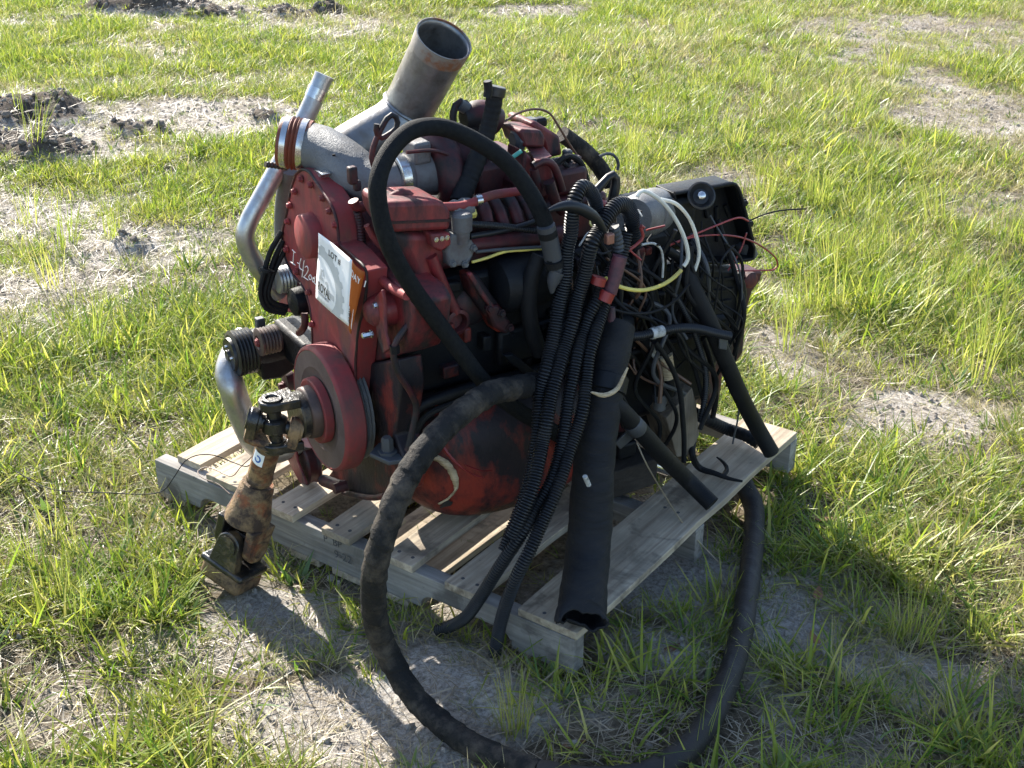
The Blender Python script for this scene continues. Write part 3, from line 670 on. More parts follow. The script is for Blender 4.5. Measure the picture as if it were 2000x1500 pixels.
# front: damper, hub, gear cover, gear housing
damp = E('crank_damper', lathe(W(0, 0, 0), A, [(.006, .12), (0, .1285), (.001, .131), (.005, .1355), (.008, .1365), (.044, .137), (.048, .133), (.048, .02)], 72, cap=False), 'red_dusty', auto=35)
E('damper_face', lathe(W(0, 0, 0), A, [(.008, .06), (.006, .085), (.0015, .092), (.0012, .128), (.004, .1292)], 72, cap=False), 'damper_face', damp, auto=30)
E('hub', lathe(W(0, 0, 0), A, [(-.034, .001), (-.034, .05), (-.03, .055), (-.012, .056), (-.01, .064), (-.002, .068), (.006, .068)], 48), 'pulley_rust', damp, auto=50)
E('hub_ring', lathe(W(0, 0, 0), A, [(-.012, .058), (-.014, .066), (-.012, .07), (.004, .071)], 48), 'red_dusty', damp)
E('rear_fins', lathe(W(.046, 0, 0), A, [(i * .004, .125 - (.006 if i % 2 else 0)) for i in range(7)], 48), 'cast_plain', damp, auto=20)
cov_out = [(0.4605, 0.088, 0.9023), (0.4921, 0.0746, 0.9213), (0.5255, 0.0604, 0.9257), (0.5429, 0.053, 0.9193), (0.5812, 0.0367, 0.9026), (0.6187, 0.0208, 0.8851), (0.6357, 0.0136, 0.8645), (0.6407, 0.0115, 0.8346), (0.6448, 0.0097, 0.8149), (0.6996, -0.0135, 0.8079), (0.752, -0.0357, 0.7957), (0.7359, -0.0289, 0.7154), (0.7093, -0.0176, 0.661), (0.6884, -0.0088, 0.5849), (0.6639, 0.0016, 0.4808), (0.4708, 0.0836, 0.3881), (0.4782, 0.0805, 0.4915), (0.4851, 0.0776, 0.5553), (0.4813, 0.0792, 0.6133), (0.459, 0.0886, 0.6458), (0.406, 0.1111, 0.661), (0.3695, 0.1266, 0.6891), (0.3622, 0.1297, 0.7219), (0.3732, 0.125, 0.7548), (0.4023, 0.1127, 0.8045), (0.4287, 0.1015, 0.8577)]
cov = E('gear_cover', extr(cov_out, A * .045), 'red_dusty', bevel=.0025)
cc = np.mean([vec(p) for p in cov_out], axis=0)
E('cover_rim', tube([vec(p) + (cc - vec(p)) * .012 for p in cov_out] + [vec(cov_out[0]) + (cc - vec(cov_out[0])) * .012], .0032, 8, .008), 'red_grimy', cov)
for p in [(0.4871, 0.0713, 0.9094), (0.534, 0.0513, 0.9107), (0.4494, 0.0872, 0.8699), (0.5867, 0.029, 0.8984), (0.6151, 0.0169, 0.8792), (0.6384, 0.007, 0.8565), (0.4003, 0.1081, 0.785), (0.3825, 0.1157, 0.7119), (0.6442, 0.0046, 0.8152), (0.4272, 0.0967, 0.6742), (0.4851, 0.0721, 0.6472), (0.491, 0.0696, 0.5717), (0.4842, 0.0725, 0.5085), (0.4177, 0.1007, 0.8279)]:
    E('bolt', bolt(vec(p) + (cc - vec(p)) * .055, -A, .0058, .007), 'red_dusty', cov)
bp_ = vec((0.5194, 0.0347, 0.7928))
E('cam_boss', lathe(bp_, A, [(0, .001), (0, .043), (.002, .0455), (.026, .047)], 40), 'red_dusty', cov, auto=50)
# bare-metal patch and red slope on the cover's upper edge
E('worn_patch', extr([(0.5198, 0.0737, 0.9245), (0.5459, 0.0626, 0.93), (0.5682, 0.0531, 0.9282), (0.5477, 0.0618, 0.9105), (0.5298, 0.0694, 0.9136)] , A * .02), 'bright_steel', cov, bevel=.002)
E('gear_housing', extr([(0.424, 0.1534, 0.9008), (0.5457, 0.1018, 0.8976), (0.6262, 0.0676, 0.8672), (0.6489, 0.058, 0.8386), (0.6598, 0.0533, 0.7995), (0.7264, 0.0251, 0.7721), (0.8334, -0.0203, 0.7685), (0.859, -0.0312, 0.7515), (0.8476, -0.0263, 0.69), (0.8124, -0.0114, 0.6316), (0.6669, 0.0504, 0.5419), (0.5864, 0.0845, 0.4227), (0.4567, 0.1395, 0.3605), (0.409, 0.1598, 0.5668), (0.3628, 0.1794, 0.766)], A * .085), 'red_paint', bevel=.006, seg=2)
E('housing_boss', lathe(vec((0.7469, -0.039, 0.7089)), A, [(0, .002), (.002, .018), (.012, .028), (.03, .034), (.06, .036)], 28), 'red_paint')
E('housing_ridge', tube([(0.6336, 0.058, 0.7705), (0.6659, 0.0443, 0.7691), (0.7007, 0.0295, 0.7571), (0.7262, 0.0187, 0.7398), (0.7509, 0.0082, 0.7171)], .011, 10), 'red_paint')
E('housing_ridge', tube([(0.5851, 0.0731, 0.7813), (0.6206, 0.0581, 0.7806), (0.664, 0.0396, 0.781), (0.7263, 0.0132, 0.7738), (0.7903, -0.014, 0.7663), (0.8546, -0.0413, 0.7725)], .009, 10), 'red_dusty')
# bracket with a small canister behind the sheet
br = E('canister_bracket', extr([(0.7602, -0.0067, 0.7502), (0.7892, 0.0615, 0.745), (0.7907, 0.0651, 0.7247), (0.7611, -0.0046, 0.7284)], -S * .05), 'red_paint', bevel=.003)
E('bracket_leg', extr([(0.7626, -0.0294, 0.7436), (0.793, -0.0423, 0.7702), (0.7994, -0.045, 0.7518), (0.7977, -0.0443, 0.6833), (0.8134, -0.0509, 0.6556), (0.7876, -0.04, 0.6357), (0.7634, -0.0297, 0.6623)], A * .008), 'red_paint', br, bevel=.002)
for p in [(0.7823, 0.0427, 0.7314), (0.7862, 0.052, 0.7324)]: E('bolt', bolt(p, S, .005), 'oily_black', br)
E('bolt', bolt((0.7694, -0.0323, 0.7294), -A, .006), 'bright_steel', br)
can = E('canister', tube([(0.7571, 0.0372, 0.7064), (0.7554, 0.033, 0.6235)], .0235, 20, cap=True), 'red_grimy', bevel=.003)
E('gasket_edge', tube([(0.7622, -0.002, 0.717), (0.7609, -0.0051, 0.6918), (0.762, -0.0024, 0.6584), (0.7651, 0.0047, 0.6323), (0.7666, 0.0084, 0.6202)], .003, 8), 'cream_veneer', can)
E('bolt', bolt((0.7582, -0.0384, 0.6685), -A, .006, .02), 'bright_steel', br)
E('oil_tube', tube([(0.8394, 0.0008, 0.7607), (0.8412, 0.005, 0.7344), (0.8366, -0.0059, 0.7095), (0.8273, -0.0279, 0.6852), (0.8214, -0.0418, 0.6651), (0.8197, -0.0457, 0.6402), (0.823, -0.038, 0.6032), (0.8331, -0.0141, 0.5519), (0.8371, -0.0047, 0.5187), (0.8334, -0.0136, 0.472), (0.8283, -0.0256, 0.4269)], .0066, 10), 'red_grimy')
E('tube_nut', lathe((0.8208, -0.0432, 0.6547), Z, [(-.008, .01), (.008, .01)], 6), 'oily_black')
E('braided_hose', tube([(0.3664, 0.204, 0.8594), (0.405, 0.1876, 0.8843), (0.4563, 0.1658, 0.9047), (0.5135, 0.1415, 0.9136), (0.5536, 0.1245, 0.9081), (0.582, 0.1124, 0.8845), (0.6014, 0.1042, 0.8605)], .0085, 12), 'red_dusty')
E('hose_clip', obox((0.6452, 0.055, 0.9412), (A, S, Z), (.018, .018, .035)), 'red_grimy', bevel=.004)
E('hose_clip', obox((0.6486, 0.0629, 0.9191), (A, S, Z), (.014, .016, .022)), 'red_grimy', bevel=.004)
E('hose_elbow', tube([(0.6598, 0.0381, 0.8969), (0.6624, 0.0444, 0.8821), (0.6689, 0.0596, 0.8823), (0.6758, 0.076, 0.8834)], .0105, 12), 'red_paint')
E('ribbed_hose', corrugated([(0.6627, 0.0451, 0.8747), (0.6646, 0.0496, 0.8443), (0.6648, 0.0501, 0.8123), (0.6667, 0.0544, 0.7737)], .009, .006), 'red_grimy')
E('steel_tube', tube([(0.6993, 0.029, 0.8577), (0.704, 0.0399, 0.8324), (0.7129, 0.0609, 0.7983), (0.7218, 0.0819, 0.7505), (0.7275, 0.0953, 0.7166)], .0062, 10), 'red_dusty')
E('steel_tube', tube([(0.6978, -0.0001, 0.7821), (0.7032, 0.0124, 0.7708), (0.7087, 0.0256, 0.7463), (0.7135, 0.0367, 0.7198)], .0055, 10), 'red_paint')

# front support below the gear housing, mounting bolt
sup = E('front_support', extr([(0.6476, 0.0466, 0.5379), (0.8071, -0.0211, 0.6206), (0.8148, -0.0244, 0.5597), (0.7814, -0.0102, 0.4399), (0.8239, -0.0282, 0.3973), (0.7974, -0.017, 0.3141), (0.6767, 0.0342, 0.2331), (0.4992, 0.1096, 0.1539), (0.4485, 0.1311, 0.1613), (0.5935, 0.0696, 0.3311)], A * .055), 'oily_red', bevel=.005, seg=2)
E('mount_plate', extr([(0.7467, -0.0485, 0.395), (0.7328, -0.0038, 0.395), (0.7875, 0.0042, 0.395), (0.818, -0.0277, 0.395), (0.8013, -0.0523, 0.395)], (0, 0, .01)), 'tape_grey', sup, bevel=.002)
mb_ = vec((0.7756, -0.0261, 0.405))
E('mount_bolt', lathe(mb_, Z, [(0, .02), (.006, .02), (.0062, .0125), (.03, .0125), (.036, .009)], 6), 'tape_grey', sup)
for p, q in zip([(0.6522, 0.0392, 0.5304), (0.6593, 0.0362, 0.5125), (0.6625, 0.0348, 0.4997)], ((0, 0, .012), (0, 0, .009), (0, 0, .01))):
    E('bolt', lathe(p, -A, [(-.02, q[2]), (.008, q[2]), (.012, q[2] * .7)], 10), 'cast_plain', sup)
E('drain_fitting', tube([(0.4706, 0.0945, 0.1757), (0.519, 0.074, 0.1931), (0.5661, 0.054, 0.2127)], .014, 10), 'red_grimy', sup)
E('drain_fitting', lathe((0.5588, 0.0354, 0.2127), A, [(0, .012), (.03, .013)], 8), 'red_grimy', sup)
E('lower_tube', tube([(0.5395, 0.087, 0.1711), (0.6114, 0.0565, 0.2038), (0.6848, 0.0254, 0.2404), (0.737, 0.0032, 0.2752)], .007, 10), 'red_grimy', sup)
# lower pulley and small idler peeping out behind the damper
lp = vec((0.3931, 0.1003, 0.1913))
E('lower_pulley', lathe(lp, A, [(0, .02), (0, .05), (.004, .054), (.012, .05), (.024, .05), (.03, .054), (.034, .05)], 36), 'red_grimy', auto=30)
E('pulley_guard', extr([(0.3447, 0.1045, 0.2209), (0.3948, 0.0833, 0.2737), (0.4065, 0.0783, 0.2128), (0.4347, 0.0664, 0.1876), (0.448, 0.0607, 0.1707), (0.4108, 0.0765, 0.1554), (0.3729, 0.0926, 0.1743), (0.3475, 0.1034, 0.1881)], A * .006), 'red_paint', bevel=.002)
E('idler_disc', lathe((0.2712, 0.1901, 0.3309), A, [(-.003, .001), (0, .022), (.012, .025), (.02, .024)], 28), 'red_grimy')
E('bolt', bolt((0.2678, 0.1872, 0.3189), -A, .009, .012), 'red_paint')

# belt drive on the left: accessory compressor, idler, ribbed pulleys
cp = vec((0.2448, 0.0586, 0.445))
comp = E('belt_compressor', lathe(cp, A, [(.045, .03), (.045, .043), (.07, .047), (.13, .046), (.16, .036), (.162, .01)], 28), 'oily_black', auto=40)
E('belt_pulley', lathe(cp, A, [(0, .03), (0, .045)] + [(.004 + i * .0042, .0535 - (.0045 if i % 2 else 0)) for i in range(11)] + [(.05, .05), (.05, .02)], 40), 'pulley_black', comp, auto=25)
E('clutch_plate', lathe(cp, A, [(-.012, .001), (-.012, .012), (-.006, .014), (-.006, .038), (0, .04)], 32), 'pulley_black', comp, auto=30)
for a_ in (0, 2.09, 4.19):
    E('rivet', lathe(cp + S * .02 * math.cos(a_) + Z * .02 * math.sin(a_), A, [(-.011, .003), (-.004, .004)], 8), 'bright_steel', comp)
E('compressor_bracket', extr([(0.3006, 0.0877, 0.439), (0.3281, 0.1525, 0.4667), (0.3376, 0.175, 0.4929), (0.3356, 0.1702, 0.3907), (0.3203, 0.1341, 0.3744), (0.3033, 0.0942, 0.3791)], -S * .06), 'oily_black', bevel=.006)
E('mount_arm', ebox(.05, .115, -.36, -.15, -.02, .06), 'oily_black', bevel=.01)
E('mount_arm', ebox(.1, .17, -.3, -.15, .1, .2), 'red_grimy', bevel=.01)
E('compressor_port', obox((0.2737, 0.1267, 0.5038), (A, S, Z), (.02, .02, .03)), 'tape_grey', comp, bevel=.003)
ip_ = vec((0.3244, 0.067, 0.4927))
idl = E('idler_pulley', lathe(ip_, A, [(.004, .001), (.004, .012), (0, .016), (0, .026), (.002, .032)] + [(.006 + i * .0038, .032 - (.003 if i % 2 else 0)) for i in range(11)] + [(.05, .028), (.05, .01)], 36), 'pulley_rust', auto=25)
E('bolt', bolt(ip_, -A, .008, .006), 'red_dusty', idl)
E('tensioner_arm', extr([(0.2296, 0.2077, 0.4327), (0.3068, 0.175, 0.4719), (0.3666, 0.1496, 0.4744), (0.3421, 0.16, 0.4226), (0.2514, 0.1985, 0.3957)], A * .05), 'red_grimy', bevel=.006)
E('ribbed_pulley', lathe((0.3463, 0.1187, 0.6288), A, [(0, .02), (0, .028)] + [(.003 + i * .004, .031 - (.003 if i % 2 else 0)) for i in range(11)] + [(.05, .02)], 32), 'galvanised', auto=25)
E('pulley_bracket', extr([(0.3236, 0.1678, 0.6317), (0.375, 0.146, 0.6556), (0.4252, 0.1247, 0.617), (0.4305, 0.1224, 0.5853), (0.3941, 0.1379, 0.5486), (0.3587, 0.1529, 0.5565), (0.3335, 0.1636, 0.5961)], A * .03), 'red_dusty', bevel=.005)
E('belt_cover', extr([(0.2247, 0.2152, 0.5627), (0.2805, 0.1915, 0.5928), (0.3202, 0.1747, 0.5705), (0.3406, 0.166, 0.5323), (0.2945, 0.1856, 0.5161), (0.2528, 0.2033, 0.5314)], A * .02), 'red_dusty', bevel=.004)
E('alternator', lathe((0.4114, 0.093, 0.6005), A, [(0, .02), (.005, .03), (.02, .032), (.06, .032), (.07, .02)], 20), 'oily_black')
E('elbow_fitting', tube([(0.4689, 0.0736, 0.5979), (0.4706, 0.0728, 0.5772), (0.4516, 0.0809, 0.5512), (0.4342, 0.0883, 0.5378)], .008, 10), 'red_grimy')
for pl in ([(0.3699, 0.1229, 0.7466), (0.3584, 0.096, 0.7056), (0.352, 0.0809, 0.6641), (0.3468, 0.0686, 0.6192), (0.3505, 0.0774, 0.5785), (0.3667, 0.1156, 0.5569)], [(0.3706, 0.1246, 0.7253), (0.3616, 0.1034, 0.6887), (0.3552, 0.0885, 0.6505), (0.3502, 0.0767, 0.6113), (0.3543, 0.0864, 0.5811), (0.3688, 0.1205, 0.5631)], [(0.3713, 0.1263, 0.7038), (0.3628, 0.1064, 0.6703), (0.3573, 0.0934, 0.6434), (0.3533, 0.0839, 0.606), (0.3578, 0.0945, 0.5865), (0.37, 0.1232, 0.5698)]):
    E('cable', tube(pl, .0062, 8), 'rubber')
E('cable_tie', lathe((0.3616, 0.078, 0.6697), unit(vec((0.3583, 0.0701, 0.6513)) - vec((0.3652, 0.0865, 0.6949))), [(-.003, .017), (.003, .017)], 12), 'rubber')

# pipes on the left side
E('intake_pipe', tube([(0.3788, 0.2721, 1.0512), (0.3621, 0.2326, 0.9778), (0.3415, 0.184, 0.9018), (0.3172, 0.1268, 0.8155), (0.3031, 0.0936, 0.7642), (0.2984, 0.0825, 0.7339), (0.3011, 0.0889, 0.6949), (0.3092, 0.108, 0.6489), (0.3258, 0.1472, 0.5813)], .0205, 22, .01), 'galvanised')
E('pipe_band', tube([(0.3736, 0.2598, 1.0289), (0.3689, 0.2488, 1.0085)], .0213, 22), 'bright_steel')
E('pipe_lip', tube([(0.3799, 0.2745, 1.0552), (0.3788, 0.272, 1.0501)], .0218, 22), 'galvanised')
E('down_pipe', tube([(0.3546, 0.1764, 0.8688), (0.3169, 0.1924, 0.7999), (0.2924, 0.2028, 0.7208), (0.2915, 0.2032, 0.6227), (0.3291, 0.1872, 0.5747)], .019, 18), 'cast_plain')
E('lower_pipe', tube([(0.1955, 0.1474, 0.4394), (0.2149, 0.0907, 0.4218), (0.2323, 0.0549, 0.3965), (0.2501, 0.0455, 0.3689), (0.255, 0.0572, 0.3075), (0.2616, 0.0727, 0.2464), (0.2673, 0.086, 0.2094), (0.3047, 0.0974, 0.1973), (0.3507, 0.1034, 0.2206), (0.4171, 0.1064, 0.2705)], .0305, 24, .01), 'galvanised')
# turbo inlet elbow with the silicone coupler
elb_pts = [(0.4587, 0.1276, 0.9503), (0.5035, 0.1307, 0.9456), (0.5569, 0.1285, 0.927), (0.6009, 0.1297, 0.905), (0.6386, 0.1419, 0.9004), (0.6621, 0.1716, 0.9088)]
elb = E('turbo_elbow', tube(elb_pts, [.048, .049, .051, .053, .047, .041], 30), 'cast_plain')
cpl = vec(elb_pts[0]) - vec((0.4152, 0.1019, 0.9575)); ca = unit(cpl); c0 = vec((0.4152, 0.1019, 0.9575)); cl = np.linalg.norm(cpl)
coup = E('silicone_coupler', lathe(c0, ca, [(-.004, .044), (-.004, .05), (0, .0515), (cl * .3, .0515), (cl * .36, .0545), (cl * .44, .05), (cl * .52, .055), (cl * .6, .05), (cl * .66, .054), (cl * .72, .0515), (cl * 1.15, .0515)], 40), 'silicone', auto=35)
E('hose_clamp', lathe(c0, ca, [(cl * .06, .0518), (cl * .07, .0532), (cl * .3, .0532), (cl * .31, .0518)], 40), 'bright_steel', coup)
E('hose_clamp', lathe(c0, ca, [(cl * .74, .0518), (cl * .75, .0532), (cl * 1.0, .0532), (cl * 1.01, .0518)], 40), 'bright_steel', coup)
E('clamp_screw', corrugated([(0.399, 0.0637, 0.9155), (0.4063, 0.0808, 0.9104), (0.417, 0.1061, 0.9016)], .0068, .008, depth=.25), 'pulley_black', coup)
for p in [(0.5711, 0.0853, 0.9603), (0.5745, 0.0932, 0.9556), (0.5779, 0.1011, 0.9509), (0.5812, 0.109, 0.9462), (0.5846, 0.117, 0.9415)]:
    E('cast_letter', obox(vec(p), (A, S, Z), (.006, .003, .004)), 'oily_black', elb)
# turbocharger
tc = vec((0.6612, 0.1696, 0.9113))
tur = E('turbocharger', lathe(tc, A, [(-.002, .041), (.02, .042), (.022, .046), (.06, .047), (.075, .05), (.1, .05), (.112, .044), (.118, .03)], 36), 'cast_grey', auto=35)
E('clamp_band', lathe(tc, A, [(-.008, .043), (-.006, .046), (.012, .046), (.014, .043)], 36), 'bright_steel', tur)
E('turbo_scroll', tube([W(.3, -.02, .395), W(.3, .03, .405), W(.3, .055, .45), W(.3, .03, .5), W(.3, -.02, .515), W(.3, -.06, .48)], [.02, .026, .03, .034, .036, .036], 16), 'red_grimy', tur)
E('turbo_outlet', ebox(.225, .262, -.02, .04, .5, .545), 'cast_grey', tur, bevel=.006)
E('turbine_housing', lathe(W(.33, -.01, .47), A, [(0, .03), (.004, .052), (.04, .058), (.06, .045), (.065, .02)], 28), 'red_grimy', tur)
for k in range(7):
    a_ = k * .9; E('bolt', bolt(W(.333, -.01 + .05 * math.cos(a_), .47 + .05 * math.sin(a_)), -A, .005), 'oily_black', tur)
E('actuator_rod', tube([W(.2, .05, .535), W(.26, .055, .53), W(.34, .05, .49)], .004, 8), 'red_grimy', tur)
# small looped tube over the elbow
E('looped_tube', tube([(0.6642, 0.0997, 0.9456), (0.662, 0.0947, 0.9691), (0.6642, 0.0998, 0.9917), (0.668, 0.1087, 1.0106), (0.6726, 0.1196, 1.029), (0.6767, 0.1293, 1.0426), (0.6815, 0.1406, 1.0469), (0.6848, 0.1484, 1.0356), (0.6837, 0.1457, 1.0198), (0.6775, 0.131, 1.01), (0.6696, 0.1125, 1.0049), (0.6668, 0.106, 1.0181), (0.6676, 0.1077, 1.0339)], .0056, 10), 'red_grimy')
# exhaust stack
st_pts = [(0.5054, 0.1352, 0.9159), (0.5285, 0.1896, 0.9433), (0.5494, 0.2388, 0.9634), (0.5649, 0.2753, 0.9781), (0.5754, 0.3001, 0.997), (0.589, 0.3065, 1.0214), (0.6117, 0.3088, 1.0584), (0.6835, 0.2988, 1.1627)]
stk = E('exhaust_stack', tube(st_pts, [.052, .052, .052, .053, .054, .055, .056, .057], 40, .012, cap=False), 'aluminised', solid=.003)
a0, a1_ = vec(st_pts[-2]), vec(st_pts[-1]); sa = unit(a1_ - a0)
E('rusty_rim', lathe(a1_, sa, [(-.03, .0572), (-.02, .0582), (-.002, .0592), (.004, .0592), (.0045, .057), (-.004, .0555), (-.03, .0545)], 40, cap=False), 'rusty_rim', stk)
E('weld_bead', lathe(vec(st_pts[4]) * .5 + vec(st_pts[5]) * .5, unit(vec(st_pts[5]) - vec(st_pts[4])), [(-.003, .0555), (0, .0575), (.003, .0555)], 36), 'aluminised', stk)
bpy.data.objects[stk.name].modifiers['thickness'].offset = -1

# air compressor on the right side
ac = E('air_compressor', extr([(0.7804, 0.0153, 0.8615), (0.8225, 0.1144, 0.8431), (0.8294, 0.1307, 0.8219), (0.8219, 0.1129, 0.7746), (0.8303, 0.1327, 0.6994), (0.8391, 0.1535, 0.6463), (0.8352, 0.1443, 0.6181), (0.8179, 0.1035, 0.6342), (0.8045, 0.0719, 0.7247), (0.7903, 0.0386, 0.8121)], -S * .1), 'red_paint', bevel=.014, seg=3)
E('compressor_head', extr([(0.7849, -0.0126, 0.9279), (0.7891, -0.0028, 0.93), (0.8285, 0.0903, 0.9162), (0.8337, 0.1023, 0.9098), (0.8396, 0.1163, 0.8887), (0.8384, 0.1135, 0.852), (0.7914, 0.0027, 0.8687), (0.7864, -0.009, 0.8973)], -S * .11), 'red_paint', ac, bevel=.009, seg=3)
E('head_seam', extr([(0.7907, -0.004, 0.8937), (0.8404, 0.1132, 0.8754), (0.8404, 0.1131, 0.8702), (0.7915, -0.0022, 0.8883)], -S * .1), 'red_grimy', ac)
E('head_ridge', tube([(0.7448, 0.0337, 0.9141), (0.7508, 0.0479, 0.9195), (0.7611, 0.0721, 0.9241), (0.7653, 0.082, 0.9161), (0.7703, 0.0937, 0.9016)], .009, 10), 'red_paint', ac)
E('port_block', extr([(0.829, 0.0657, 0.856), (0.8454, 0.1044, 0.851), (0.8461, 0.106, 0.8267), (0.8372, 0.0852, 0.8165), (0.8304, 0.069, 0.8273)], -S * .04), 'red_paint', ac, bevel=.004)
for q in [(0.8332, 0.0755, 0.8436), (0.8379, 0.0868, 0.8433), (0.8423, 0.0971, 0.8432)]: E('bolt', bolt(q, S, .004, .003), 'bright_steel', ac)
E('round_flange', lathe((0.8353, 0.1316, 0.6532), S, [(-.01, .027), (.006, .027), (.008, .02), (.002, .017), (-.006, .016)], 28), 'red_grimy', ac, auto=40)
E('casting_web', tube([(0.8121, 0.0847, 0.8026), (0.8187, 0.1002, 0.7565), (0.828, 0.1223, 0.6969), (0.8324, 0.1325, 0.6722)], .012, 10), 'red_paint', ac)
E('lower_bulge', lathe((0.8202, 0.1857, 0.6707), S, [(0, .045), (.02, .042), (.03, .03), (.033, .01)], 24), 'red_grimy', ac)
# silver governor valve
vl = E('governor_valve', lathe((0.8482, 0.1366, 0.8661), Z, [(-.045, .014), (-.02, .016), (-.018, .02), (.012, .021), (.018, .017), (.02, .008)], 20), 'cast_grey', auto=35)
E('valve_body', extr([(0.8419, 0.1089, 0.8458), (0.856, 0.1422, 0.8421), (0.8639, 0.1608, 0.8118), (0.8616, 0.1553, 0.7917), (0.857, 0.1444, 0.7726), (0.8404, 0.1055, 0.7792), (0.8381, 0.0999, 0.8142)], -S * .035), 'cast_grey', vl, bevel=.005)
E('valve_neck', lathe((0.8211, 0.1366, 0.8812), A, [(0, .018), (.01, .021), (.02, .018), (.03, .021), (.045, .018)], 20), 'cast_plain', vl, auto=30)
E('valve_plug', lathe((0.8431, 0.163, 0.872), A, [(0, .01), (.015, .01)], 6), 'yellow_plastic', vl)
for q in [(0.863, 0.1536, 0.8085), (0.8446, 0.1101, 0.7861), (0.8552, 0.1352, 0.7795)]: E('bolt', bolt(q, S, .006, .008), 'cast_plain', vl)

# intake side: runners, rails, filter and clutter
for pl in ([(0.8105, 0.2398, 0.8757), (0.8402, 0.2202, 0.8658), (0.8567, 0.2078, 0.843)], [(0.8207, 0.2638, 0.8775), (0.8527, 0.2495, 0.8611), (0.8715, 0.2425, 0.8317)], [(0.8338, 0.2947, 0.8782), (0.8662, 0.2813, 0.8603), (0.885, 0.2745, 0.8295)], [(0.8462, 0.3237, 0.8706), (0.8785, 0.3103, 0.858), (0.8978, 0.3046, 0.8322)]):
    E('intake_runner', tube(pl, .0125, 14), 'red_grimy')
E('coolant_tube', tube([(0.8212, 0.1114, 0.8966), (0.837, 0.1486, 0.8915), (0.8495, 0.178, 0.8941), (0.8576, 0.1971, 0.8988), (0.8667, 0.2185, 0.901), (0.8915, 0.277, 0.8974)], .0088, 12), 'red_dusty')
E('tube_clip', lathe((0.8522, 0.1844, 0.896), A, [(-.006, .0115), (.006, .0115)], 10), 'bright_steel')
E('fuel_rail', tube([(0.8352, 0.1571, 0.8066), (0.8696, 0.2381, 0.7959), (0.9124, 0.3391, 0.7879), (0.932, 0.3853, 0.7861)], .019, 16), 'red_grimy')
E('sensor_cable', corrugated([(0.8561, 0.1424, 0.8608), (0.8776, 0.1931, 0.8475), (0.8959, 0.2362, 0.8344), (0.9147, 0.2804, 0.819), (0.9261, 0.3073, 0.8135)], .007, .006), 'conduit')
E('sensor_cable', tube([(0.8586, 0.1483, 0.8335), (0.8776, 0.193, 0.8316), (0.896, 0.2363, 0.8323), (0.917, 0.2857, 0.8373), (0.925, 0.3046, 0.8443)], .006, 10), 'conduit')
E('sensor_cable', tube([(0.8708, 0.1515, 0.8035), (0.8936, 0.205, 0.7973), (0.9168, 0.2599, 0.7888), (0.9383, 0.3104, 0.7803)], .0035, 8), 'tape_grey')
E('yellow_lead', tube([(0.8671, 0.1428, 0.7841), (0.8798, 0.1726, 0.7861), (0.8959, 0.2105, 0.7908), (0.9169, 0.2599, 0.7845), (0.9349, 0.3025, 0.7786)], .003, 8), 'yellow_plastic')
E('oil_filter', lathe((0.8679, 0.2087, 0.7105), A, [(0, .03), (.01, .052), (.025, .058), (.09, .058), (.12, .055), (.13, .03)], 32), 'oily_black')
E('filter_base', extr([(0.8638, 0.135, 0.7558), (0.8729, 0.1563, 0.7553), (0.8851, 0.1852, 0.706), (0.8959, 0.2104, 0.6665), (0.904, 0.2295, 0.6221), (0.8911, 0.1992, 0.6127), (0.8772, 0.1664, 0.6717), (0.8681, 0.1451, 0.71)], -S * .05), 'oily_red', bevel=.01)
E('bracket_strap', extr([(0.8739, 0.1203, 0.7672), (0.8775, 0.1288, 0.7696), (0.8877, 0.1529, 0.7253), (0.8973, 0.1754, 0.687), (0.8954, 0.171, 0.6792), (0.8845, 0.1453, 0.7183)], -S * .012), 'red_paint', bevel=.003)
E('strap_foot', extr([(0.8864, 0.1627, 0.6865), (0.898, 0.19, 0.6843), (0.9122, 0.2233, 0.6266), (0.9051, 0.2065, 0.6137), (0.8933, 0.1788, 0.6378)], -S * .03), 'red_grimy', bevel=.006)
for q in [(0.8906, 0.1673, 0.6826), (0.9017, 0.1935, 0.6661), (0.9093, 0.2113, 0.6302)]: E('bolt', bolt(q, S, .007, .008), 'red_grimy')
E('starter_motor', lathe(W(.44, .2, .13), A, [(0, .02), (.005, .04), (.08, .042), (.16, .042), (.165, .03), (.2, .03)], 24), 'oily_black')
E('return_hose', tube([(0.9488, 0.2585, 0.7791), (0.941, 0.2401, 0.7396), (0.9384, 0.2339, 0.6858), (0.9415, 0.2412, 0.6278), (0.95, 0.2613, 0.565)], .017, 14), 'rubber')
# black ribbed coolant hose with clamp
ch = E('coolant_hose', corrugated([(0.7918, 0.3236, 1.0717), (0.7894, 0.318, 1.0345), (0.7837, 0.3046, 0.9876), (0.7831, 0.2775, 0.9488), (0.7811, 0.2472, 0.9084), (0.7866, 0.2089, 0.8708)], [.0175, .0175, .0185, .02, .021, .021], .013, 18, .07), 'rubber')
ht = vec((0.7923, 0.3247, 1.0736)); hd = unit(ht - vec((0.7885, 0.3158, 1.0348)))
E('clamp_ring', lathe(ht, hd, [(-.012, .0185), (-.01, .0205), (.006, .0205), (.008, .0185)], 24), 'pulley_black', ch)
E('clamp_bolt', tube([(0.8057, 0.2795, 1.1028), (0.8065, 0.2815, 1.0845), (0.8051, 0.2782, 1.0709)], .0085, 8), 'oily_black', ch)
